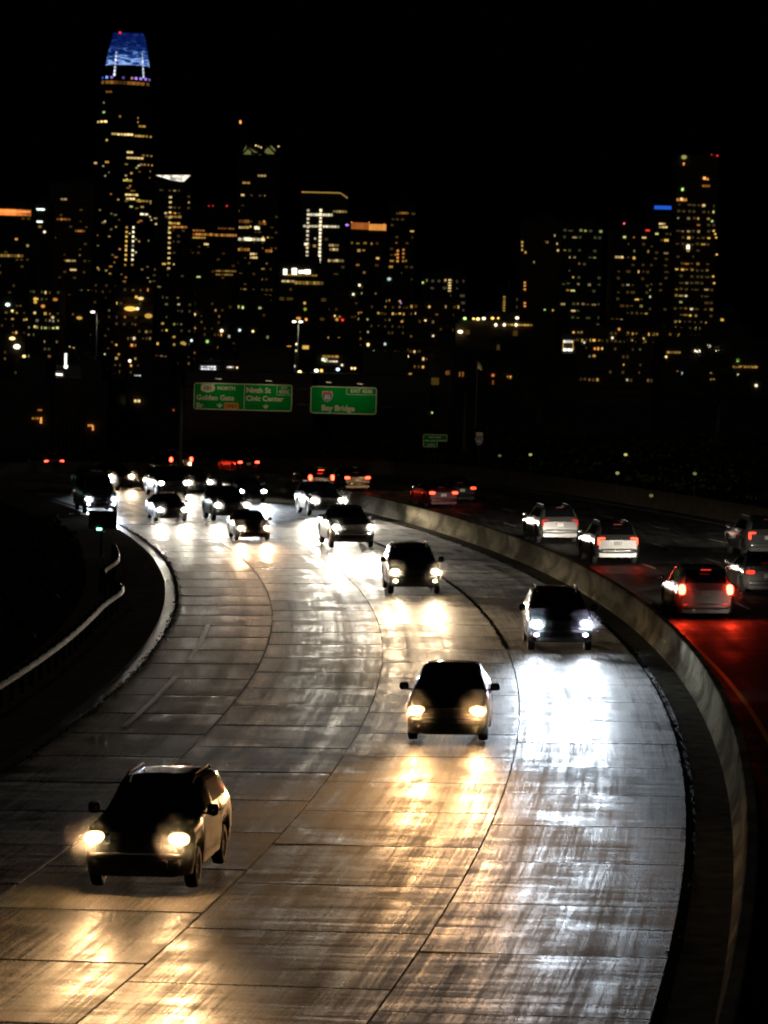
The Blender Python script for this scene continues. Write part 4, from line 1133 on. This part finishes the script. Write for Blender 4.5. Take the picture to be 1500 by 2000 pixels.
b.row(600, 650, 419, 10, 4.5, PALE, 1.1); b.row(592, 663, 441.5, 13, 4, PALE, 1.1); b.colm(602, 411, 500, 12, 4.5, 4, PALE, .8); b.colm(626.5, 411, 522, 16, 4.5, 5, PALE, 1.5); b.row(650, 678, 413, 5, 4, CREAM, .5); b.win(598, 477, 7, 5, PALE, 1.4); b.win(599, 506, 4, 6, GRN, 1.4)
b.row(642, 662, 479, 4, 4, CREAM, .5); b.row(643, 661, 487, 3, 4.5, CREAM, .7); b.row(640, 672, 509, 6, 4.5, CREAM, .5); b.rand(460, 700, .12, W2, 7)
b = B('orange_roof_block', 'block with an orange floodlit rooftop wall', 682, 756, 452, 1800)
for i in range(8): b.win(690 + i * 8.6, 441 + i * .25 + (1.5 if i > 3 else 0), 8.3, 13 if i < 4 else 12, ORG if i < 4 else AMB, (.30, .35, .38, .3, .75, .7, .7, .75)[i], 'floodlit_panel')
for x, y in ((687, 434), (721, 434.5), (750, 438)): b.win(x, y, 2.5, 2.5, ORG, 1.5, 'roof_lamp', True)
b.win(678, 439.5, 6, 3.5, VIO, 1.3, 'roof_lamp'); b.rand(470, 700, .16, W1, 8)
b = B('slim_tower', 'slim dim tower with a few violet and red windows right of the orange roof', 762, 812, 398, 2200)
b.row(780, 798, 416, 4, 4, AMB, .3); b.colm(777, 490, 510, 4, 4, 4, AMB, .7); b.colm(788, 488, 510, 4, 4, 4, AMB, .5); b.rand(405, 700, .13, W3 + [YEL, VIO], 9)
b = B('lit_penthouse_block', 'block with four large white lit penthouse windows', 544, 642, 516, 1350)
for x, w, h in ((557, 7, 11), (575, 9.5, 12), (588, 9, 6), (600, 12, 8)): b.win(x, 530 if w > 8 and x < 580 else 531, w, h, (1.0, .95, .68), 3.0)
b.row(560, 620, 537, 10, 3, YEL, .35); b.row(550, 575, 549, 5, 4, CREAM, .8); b.row(575, 632, 552, 8, 6, YEL, .3); b.rand(560, 720, .10, W1, 10)
b = B('apartment_block', 'apartment block with a bright stairwell column, right of centre', 826, 912, 538, 1500, floor=3.2)
b.colm(878.5, 547, 568, 5, 5.5, 3, CREAM, .9); b.rand(545, 720, .25, W2, 11, bay=5)
b = B('stepped_block', 'small stepped block with a faint lit column, left of the ribbed dark tower', 978, 1020, 560, 1700); b.colm(985, 580, 612, 7, 4, 3, YEL, .4); b.rand(570, 700, .12, W1, 12)
b = B('ribbed_tower', 'dark ribbed tower with no lit windows on its broad face', 1020, 1100, 432, 1600, 'facade_brown', floor=3.2)
for i in range(9): MB().box((-b.w / 2 + (i + .5) * b.w / 9, b.yf - .3, b.h / 2), (.8, .5, b.h)).build('rib', M['facade_brown'], b.r)
for y in (473, 480, 488, 493): b.win(random.choice((1020, 1026)), y, 3.5, 3.5, YEL, .7)
for y in (552, 558, 565, 592, 598): b.win(1025, y, 4, 3.5, AMB, .8)
for x, y, st in ((1068, 473, 1.0), (1085, 460, .9), (1087, 476, .9), (1042, 512, .3), (1090, 489, .7)): b.win(x, y, 4, 4, CREAM, st)
b = B('apartment_tower', 'residential tower with scattered windows right of the ribbed tower', 1099, 1178, 440, 1550, floor=3.1); b.rand(445, 700, .15, W2, 13, bay=4.5, ww=.7)
b = B('apartment_tower', 'residential tower with two red roof beacons and scattered windows', 1196, 1272, 452, 1500, floor=3.1)
b.win(1219, 436.5, 4, 4, (1.0, .1, .2), 1.6, 'beacon', True); b.win(1265, 450, 8, 3, RED, 1.2, 'beacon'); b.row(1201, 1218, 502, 3, 4, CREAM, .9); b.rand(455, 700, .30, W2, 14, bay=4.2, ww=.7)
b = B('apartment_tower', 'residential tower topped by a glowing blue strip', 1270, 1330, 398, 1650, floor=3.1)
b.win(1298, 405.5, 40, 7, (.02, .13, .8), .75, 'blue_strip'); b.row(1287, 1300, 437, 3, 3.5, CREAM, 1.1); b.row(1287, 1304, 443.5, 3, 3.5, CREAM, 1.0); b.rand(450, 700, .28, W2, 15, bay=4.2, ww=.7)
b = B('apartment_tower', 'tallest residential tower on the right with a warm lamp on its roof corner', 1324, 1403, 302, 1600, 'facade_brown', floor=3.1, roof=False)
b.win(1336, 307, 11, 8, (.75, .68, .2), .45, 'roof_glow', True); b.win(1335.5, 320, 3, 6, AMB, 1.3, 'roof_lamp', True); b.win(1401, 304, 3.5, 3.5, RED, 1.2, 'beacon', True); b.win(1390, 302, 3, 3, RED, .6, 'beacon', True)
b.win(1376, 348, 5, 5, AMB, 1.8); b.win(1382, 350, 4, 4, AMB, .8); b.win(1333, 370, 4, 5, GRN, 1.3); b.row(1321, 1342, 390, 4, 5, AMB, .7); b.win(1331, 389, 4, 5, CREAM, 1.6); b.row(1371, 1387, 363, 3, 4, AMB, .3); b.win(1344, 482, 5.5, 8, PALE, 2.6)
b.rand(395, 700, .30, W2, 16, bay=4.2, ww=.7)
for x, y in ((1391, 432), (1394, 451), (1397, 457), (1399, 464), (1400, 497), (1393, 540), (1395, 553)): b.win(x, y, 3.5, 3.5, GRN if y < 440 else YEL, .9)
b = B('low_block', 'small block with a few amber windows at the right edge', 1404, 1446, 614, 1400, floor=3.2); b.rand(620, 700, .25, W1, 17, bay=5)

# nearer low blocks that fill the foot of the skyline
ORD = ['leftmost', 'second from left', 'third from left', 'fourth from left', 'fifth from left', 'sixth from left', 'seventh from left', 'eighth from left', 'ninth from left', 'tenth from left', 'eleventh from left', 'rightmost']
low = [(-12, 52, 548, 1650, .16), (55, 118, 560, 1550, .20), (120, 196, 580, 1700, .08), (150, 232, 548, 1760, .18), (226, 300, 556, 1600, .18), (300, 375, 572, 1680, .16), (372, 452, 560, 1780, .17), (446, 545, 590, 1500, .09),
       (600, 700, 566, 1560, .10), (690, 800, 540, 1720, .18), (800, 900, 588, 1460, .18), (1100, 1330, 640, 1420, .16)]
for i, (x0, x1, yt, Y, p) in enumerate(low):
    b = B('low_block', 'low dark block with scattered lights, %s in the front row of the skyline' % ORD[i], x0, x1, yt, Y, random.choice(('facade', 'facade_brown')), group='low blocks in front of the skyline', floor=3.3)
    b.rand(yt + 6, 745, p, W2 if i % 2 else W1, 40 + i, bay=3.4, st=(.05, .08, .14, .25, .5, 1.0), ww=.55, rowp=.06)
b = B('parking_deck', 'parking deck with a row of bright lamps on its top level', 890, 1046, 632, 900, 'facade_brown')
for x, y, r, c in ((908, 622, 7, GRN), (925, 622.5, 6, YEL), (933.5, 623, 8, CREAM), (945, 622, 8, PALE), (962, 621.5, 7, YEL), (973, 621.5, 5, YEL), (1010, 621, 8, PALE)):
    q = b.pt(x, y); MB().tube([(q[0], b.yf + 2, b.h), (q[0], b.yf + 2, q[2])], .08, 5).build('lamp_post', M['dark_metal'], b.r); b.win(x, y, r, r * .7, c, 2.2, 'deck_lamp', True)
for x in (968.5, 985, 1008): b.win(x, 634.5, 5.5, 6, PALE, 2.6, 'deck_lamp', True)
b.row(985, 1040, 634, 9, 3, YEL, .7); b.rand(645, 745, .14, W1, 60, bay=4)
b = B('brown_warehouse', 'brown lit warehouse wall right of centre below the skyline', 838, 892, 680, 640, 'facade_brown', zb=-9); b.rand(690, 745, .08, W1, 61, bay=4)
b = B('dark_hall', 'long dark hall behind the flagpole with a few warm windows', 886, 1130, 698, 560, 'facade', zb=-9)
b.row(870, 878, 728, 2, 8, AMB, .15); b.win(898, 731, 2.5, 9, AMB, .25); b.win(904, 731, 2.5, 9, AMB, .25); b.win(963, 733, 5, 5, ORG, .7); b.win(994, 735, 9, 4, AMB, 1.4); b.win(994, 739, 8, 3, AMB, .6); b.win(963, 747, 3, 8, ORG, .2)
b = B('dark_hill_house', 'dark block on the right with two pairs of small windows', 1300, 1520, 668, 620, 'facade', zb=-9)
b.row(1302, 1330, 688, 4, 4, YEL, .4); b.win(1331, 729, 4, 4, (.7, .9, 1.0), 1.0); b.row(1386, 1396, 728, 2, 4, YEL, .5); b.row(1386, 1396, 741, 2, 3, YEL, .4); b.row(1320, 1330, 725, 2, 3, AMB, .3); b.row(1430, 1480, 716, 7, 4, YEL, .35); b.win(1441, 704, 5, 5, GRN, .6); b.win(1442, 732, 4, 4, PALE, .8); b.win(1477, 753, 5, 5, PALE, 1.4)

# single bright lamps and windows, hung on whichever block stands frontmost there
SPOTS = [(87, 453, 5, PALE, 1.6), (15, 595, 9, (.8, 1, .8), 3), (24, 607, 5, CREAM, 1.6), (224, 547, 6, CREAM, 2.2), (277, 549, 6, GRN, 1.5), (379, 614, 6, CREAM, 2.6), (376, 635, 5, AMB, 1.2), (376, 648, 5, YEL, .8), (374, 665, 5, (.8, 1, .9), 1.6),
    (433, 646, 7, PALE, 2), (468, 645, 5, (.8, 1, .9), 1.6), (494, 647, 5, CREAM, 1.8), (405, 667, 6, GRN, .9), (357, 670, 10, YEL, .5), (340, 673, 5, YEL, .4), (24, 661, 12, CREAM, 2.6), (33, 677, 14, PALE, 3), (47, 696, 7, CREAM, 1.8), (52, 624, 4, YEL, .8), (53, 585, 4, GRN, .9),
    (69, 584, 8, YEL, .9), (69, 590, 7, YEL, .7), (84, 598, 8, AMB, .8), (68, 611, 5, CREAM, 1.0), (103, 620, 6, CREAM, .7), (108, 585, 10, AMB, .5), (68, 638, 5, CREAM, .9), (275, 583, 12, CREAM, 1.1), (255, 603, 26, YEL, 1.3), (268, 603, 8, PALE, 1.6), (290, 617, 16, YEL, .6),
    (155, 621, 12, YEL, .6), (262, 661, 6, PALE, .9), (144, 680, 4, CREAM, .6), (148, 699, 4, CREAM, .8), (702, 557, 5, PALE, 1.8), (690, 575, 5, (.9, 1, .6), 1.4), (760, 545, 8, (.6, .9, .75), .8), (654, 617, 4, CREAM, 1.2), (658, 624, 6, AMB, .7), (669, 625, 5, RED, 1.5),
    (719, 673, 6, CREAM, 1.8), (752, 672, 5, (.8, 1, .85), .9), (785, 628, 4, YEL, .8), (783, 592, 3, VIO, 1.2), (831, 626, 4, CREAM, 1.6), (846, 656, 4, PALE, 1.4), (899, 648, 11, PALE, 3), (792, 713, 5, PALE, 1.4), (607, 690, 5, PALE, 1.6), (598, 624, 5, AMB, 1.6), (585, 624, 4, CREAM, .6),
    (595, 592, 5, YEL, .8), (596, 604, 6, (.6, .7, .05), .5), (826, 552, 4, GRN, 1.2), (870, 547, 4, YEL, .8), (1074, 695, 5, PALE, 1.8), (1117, 694, 5, PALE, 1.6), (1141, 669, 4, (.8, 1, .7), 1.0), (1380, 660, 6, (.8, 1, .85), 1.8), (1364, 686, 10, PALE, 2), (1358, 685, 5, PALE, 1.6), (1401, 684, 8, PALE, 2.2), (1384, 676, 9, PALE, 1.2), (1373, 642, 5, CREAM, 1.6),
    (1196, 660, 5, PALE, 1.2), (1234, 664, 4, CREAM, 1.2), (1257, 661, 4, CREAM, 1.0), (1301, 697, 5, CREAM, 1.4), (1209, 643, 5, AMB, .9), (1248, 638, 9, AMB, .7), (1064, 605, 4, GRN, .9), (1080, 606, 4, YEL, .7), (232, 692, 4, YEL, .5), (303, 694, 5, ORG, .7), (43, 703, 12, YEL, .9)]
for x, y, r, c, st in SPOTS:
    cand = [q for q in BLD if q.px[0] <= x <= q.px[1] and y > q.px[2] and q is not tw]
    if not cand: continue
    q = min(cand, key=lambda q: q.Y); q.win(x, y, r, min(r, 6 if r < 14 else 9), c, st, 'lamp', True)
b = [q for q in BLD if q.r['label'].endswith('sixth from left in the front row of the skyline')][0]

# bright glazed stair at right of the hall
b = B('glazed_stair', 'small glazed stair tower shining white right of the hall', 1098, 1120, 660, 620, 'facade', dep=6)
for y in (667, 683): b.row(1100, 1119, y, 4, 5, (1, .95, .8), 2.2)
for x in (1100, 1119): b.win(x, 675, 1.2, 18, YEL, .6)

# foreground blocks on the left and behind the signs
b = B('corner_house', 'dark house at the far left with one lit window group', -30, 104, 752, 430, 'facade', group='dark blocks behind the road')
b.row(62, 76, 817, 3, 4, AMB, .5); b.win(80, 821, 3.5, 12, AMB, 1.1); b.win(78, 801, 8, 3, AMB, .3)
b = B('ribbed_shed', 'dark shed with a vertically ribbed front, left of the signs', 106, 210, 757, 410, 'facade', group='dark blocks behind the road')
for i in range(7): MB().box((at(113 + i * 8, 800, 410).x - b.cx, b.yf - .15, b.h / 2), (.18, .3, b.h - .3)).build('rib', M['facade_brown'], b.r)
b.row(171, 182, 831, 2, 4, AMB, 1.0); b.win(181.5, 836, 3, 9, AMB, .9)
b = B('dark_block', 'dark block with one small warm window left of the gantry post', 208, 356, 750, 440, 'facade', group='dark blocks behind the road'); b.row(262, 274, 783, 3, 5, CREAM, 1.0); b.win(339, 801, 3, 4, ORG, .25)
b = B('stucco_building', 'reddish blank stucco wall filling the space below the wide overhead sign', 362, 613, 744, 330, 'wall_redlit', group='dark blocks behind the road', floor=5)
b = B('dark_block', 'darker blank block below the Bay Bridge sign', 614, 842, 750, 350, 'facade', group='dark blocks behind the road', floor=5)
b.win(844, 806, 4, 4, GRN, 1.0, 'lamp', True)
for x, y, st in ((841, 781, .35), (915, 802, .35), (1023, 798, .25), (1043, 833, .6)): pass
# lit roof strip, lit pylon, unreadable lit shop name on the left
b = B('filling_station', 'low building with a long white light strip along its roof edge', 66, 205, 724, 520, 'facade', group='dark blocks behind the road')
p, q = b.pt(76, 727.5), b.pt(122, 732); MB().tube([p, q], 2.0 * b.k, 6).build('light_strip', lit((1, .9, .78), 2.4), b.r)
for x, y, c, st, r in ((45, 733, RED, 1.3, 4), (74, 733, AMB, .4, 4), (92, 711, CREAM, 1.4, 4.5), (105, 711, PALE, 1.2, 4), (141, 743, YEL, .9, 4), (155, 745, YEL, 1.2, 4.5), (146, 749, YEL, .8, 4)): b.win(x, y, r, r, c, st, 'lamp', True)
b.row(198, 215, 732, 4, 3.5, (1.0, .2, .12), 1.6)
b = B('shop', 'dark shop with a small white lit name board on its roof', 236, 330, 742, 500, 'facade', group='dark blocks behind the road')
nb = MB(); nbm = lit((.85, .95, .95), .8)
q0 = b.pt(262, 735); board = put(WIN, 'name_board', b.r, b.pt(277.5, 736), (32 * b.k, .2, 8 * b.k), M['facade'])
for i, x in enumerate((264, 267.5, 270, 273.5, 277, 281, 284.5, 288, 291.5)):
    b.win(x, 735.3 + (x - 277) * .04, 1.6 if i % 3 else 2.6, 5.5, (.85, .95, .95), (.5, .9, .7, 1.0, .6, .9, .8, .7, 1.2)[i], 'lit_letter')
for x, y in ((254, 753), (271, 755)): b.win(x, y, 4.5, 4.5, CREAM if x < 260 else YEL, 1.4, 'lamp', True)
b.win(253.5, 705, 6, 6, PALE, 2.4, 'lamp', True)
py = tag(empty('lit_pylon', at(128, 716, 515)), 'slim white glowing pylon left of centre above the light strip', 'pylon')
py.location.z = -9
z0_, z1_ = at(128, 716, 515).z + 9, at(127, 690, 515).z + 9
MB().box((0, .2, z0_ / 2), (.25, .25, z0_)).build('post', M['dark_metal'], py); MB().box((0, 0, (z0_ + z1_) / 2), (.34, .25, z1_ - z0_)).build('light_tube', lit((.95, 1, .85), 1.8), py)
MB().rbox((.05, 0, z0_), (.65, .5, .6), 2).build('lamp_globe', lit((.95, 1, .85), 2.6), py)
# white banded building left of the viaduct
b = B('banded_block', 'small block with three bright white window bands above the wide sign', 388, 470, 712, 560, 'facade', group='dark blocks behind the road')
for y, st in ((716, 1.2), (720.5, 1.0), (725, .7)): b.row(392, 422, y, 5, 2.8, (.95, .95, 1.0), st, slope=.02)
b.row(443, 457, 717, 3, 2.6, (1, .85, .8), 1.4); b.win(463, 718, 4, 4, CREAM, 1.6, 'lamp', True)

# viaduct with the lights of far vehicles, built as lamps on added posts
V0, V1 = at(430, 735, 640), at(840, 728, 640)
vd = tag(empty('viaduct', (V0.x, 640, -9)), 'dark elevated road crossing behind the signs', 'viaduct')
mb = MB(); L_ = (V1 - V0).length; mid = (V0 + V1) / 2
child(MB().box((mid.x, 640, mid.z - .9), (L_, 9, 1.2)).build('deck', M['facade_brown']), vd)
child(MB().box((mid.x, 635.4, mid.z), (L_, .25, .9)).build('parapet', M['facade_brown']), vd)
for i in range(5): child(MB().box((V0.x + (i + .5) * L_ / 5, 640, (mid.z - 10.5) / 2 + -.0), (1.2, 2, mid.z + 7.5)).build('pier', M['facade_brown']), vd)
VL = [(473, 730, 8, CREAM, 3), (537, 727.5, 8, CREAM, 3), (585, 726.5, 8.5, CREAM, 3), (618, 724, 9, (.9, 1, .7), 3), (628, 724, 7, YEL, 1.6), (660, 721.5, 8, (.5, .7, 1.0), 2.4), (687, 719.5, 5, CREAM, 1.6), (693, 719.5, 5, CREAM, 1.8), (733, 718, 6, CREAM, 2.4), (746, 716.5, 8, (.35, .4, 1.0), 2.4), (771, 714, 6, PALE, 2.2), (786, 715, 8, PALE, 2.6), (776, 693, 6, CREAM, 2.6), (795, 696, 7, CREAM, 2.8), (574, 740, 4, RED, 1.2)]
ORD2 = ['first', 'second', 'third', 'fourth', 'fifth', 'sixth', 'seventh', 'eighth', 'ninth', 'tenth', 'eleventh', 'twelfth', 'thirteenth', 'fourteenth', 'fifteenth']
rank = sorted(range(len(VL)), key=lambda i: VL[i][0])
for i, (x, y, r, c, st) in enumerate(VL):
    p = at(x, y, 634); t = tag(empty('viaduct_car_light', (p.x, 634, p.z - 3)), '%s bright car light from the left along the viaduct above the signs' % ORD2[rank.index(i)], 'lamp', 'car lights along the viaduct')
    MB().tube([(0, 0, -3), (0, 0, 3)], .07, 6).build('post', M['dark_metal'], t)
    put(DOT, 'lamp_head', t, (0, 0, 3), (r * 634 / FPX, .4, min(r, 6.5) * 634 / FPX), lit(c, st))
for x, y0, w, st in ((652, 696, 34, .5), (650, 702.5, 14, 1.6), (662, 705, 26, .7)):
    q = B('depot', '', 0, 1, 700, 600, shell=False) if False else None
dp = B('depot', 'depot with greenish lit bays just above the viaduct', 600, 706, 692, 700, 'facade', group='dark blocks behind the road')
dp.row(629, 662, 696, 4, 4, YEL, .5); dp.row(628, 640, 702, 2, 5, (.9, 1, .6), 1.6); dp.row(632, 660, 705.5, 5, 3, PALE, .9); dp.win(668, 713, 4.5, 4.5, PALE, 1.4, 'lamp', True)

# tall street lamps with lit poles
def street_lamp(x, y, Y, arms, label):
    p = at(x, y, Y); h = p.z + 9; t = tag(empty('street_lamp', (p.x, Y, -9)), label, 'street lamp', 'tall street lamps')
    MB().tube([(0, 0, 0), (0, 0, h - .3)], .13, 8, .08).build('pole', M['steel'], t)
    for a in arms:
        MB().tube([(0, 0, h - .35), (a * .5, -.1, h - .02), (a, -.1, h)], .05, 6).build('arm', M['steel'], t)
        hd = MB().rbox((a * 1.15, -.1, h), (.62, .35, .18), 3).build('lamp_head', M['dark_metal'], t)
        MB().rbox((a * 1.15, -.1, h - .10), (.66, .5, .34), 2.2).build('lamp_glass', lit((1.0, .98, .80), 3.2), hd)
        li = bpy.data.lights.new('street_lamp_light', 'SPOT'); li.energy = 50; li.spot_size = R_(165); li.spot_blend = .6; li.shadow_soft_size = .2; li.color = (1, .95, .72)
        lo = bpy.data.objects.new('street_lamp_light', li); col.objects.link(lo); lo.parent = t; lo.location = (a * 1.15, -.5, h - .3)
street_lamp(190, 608, 480, (-.55,), 'tall street lamp with its lit pole, left of centre below the tallest tower')
street_lamp(583, 627, 500, (-.55, .3), 'twin headed tall street lamp above the gap between the signs')
for x, ys in ((574, (672, 685, 699, 706, 715)),):
    t = tag(empty('lamp_mast', at(576, 715, 520)), 'short mast hung with small lamps below the twin street lamp', 'lamp'); t.location.z = -9
    MB().tube([(0, 0, 0), (0, 0, at(579, 672, 520).z + 9)], .08, 6).build('pole', M['steel'], t)
    for i, y in enumerate(ys):
        p = at((579, 578.5, 573.5, 573, 575)[i], y, 519.6); put(DOT, 'lamp_head', t, (p.x - t.location.x, -.4, p.z + 9), (.34, .3, .34), lit(PALE, (2.0, 1.0, .5, .6, 1.5)[i]))
# flagpole with a lit flag
fp = tag(empty('flagpole', at(931, 752, 520)), 'lit flagpole with a limp flag in front of the dark hall', 'flagpole'); fp.location.z = -9
hz_ = at(933, 701, 520).z + 9
MB().tube([(0, 0, 0), (0, 0, hz_)], .10, 8, .06).build('pole', M['sign_white'], fp)
mb = MB(); rows = []
for i in range(7):
    u = i / 6; rows.append([(.08 + u * .65, -.12 * math.sin(u * 7 + v * 2), hz_ - .3 - u * .7 - v * (1.15 - .35 * u)) for v in (0, .25, .5, .75, 1)])
mb.grid(rows); fo = mb.build('flag', M['sign_white'], fp)
sm_ = fo.modifiers.new('thickness', 'SOLIDIFY'); sm_.thickness = .02
MB().rbox((0, 0, hz_ + .1), (.25, .25, .25), 2).build('finial', M['chrome'], fp)
li = bpy.data.lights.new('flag_light', 'SPOT'); li.energy = 160; li.spot_size = R_(40); li.spot_blend = 1; li.color = (1.0, .7, .4); li.shadow_soft_size = .1
lo = bpy.data.objects.new('flag_light', li); col.objects.link(lo); lo.parent = fp; lo.location = (.3, -1.6, hz_ - 5); lo.rotation_euler = (R_(180 - 16), 0, 0)



# far headlights beyond the crest of the road, built as lamps on added posts
MK = [(195, 915, AMB, 1.2), (208, 917, PALE, 1.0), (320, 917, AMB, .9), (333, 917, CREAM, 1.4), (345, 917, AMB, .9), (447, 930, CREAM, 1.5), (436, 935, AMB, .8), (485, 920, YEL, 1.6), (502, 925, ORG, .9), (525, 924, (1.0, .4, .15), 1.6)]
MKO = ['first', 'second', 'third', 'fourth', 'sixth', 'seventh', 'fifth', 'eighth', 'ninth', 'tenth']
MKO = [ORD2[sorted(x for x, *_ in MK).index(m_[0])] for m_ in MK]
for (x, y, c, st), w in zip(MK, MKO):
    p = at(x, y, 268); t = tag(empty('far_headlight', (p.x, 268, p.z - 1.6)), 'tiny far headlight on an added post beyond the far traffic, %s from the left' % w, 'lamp', 'far headlights beyond the crest')
    MB().tube([(0, 0, -3), (0, 0, 1.5)], .04, 6).build('post', M['dark_metal'], t)
    put(DOT, 'lamp_head', t, (0, 0, 1.6), (.26, .2, .24), lit(c, st))
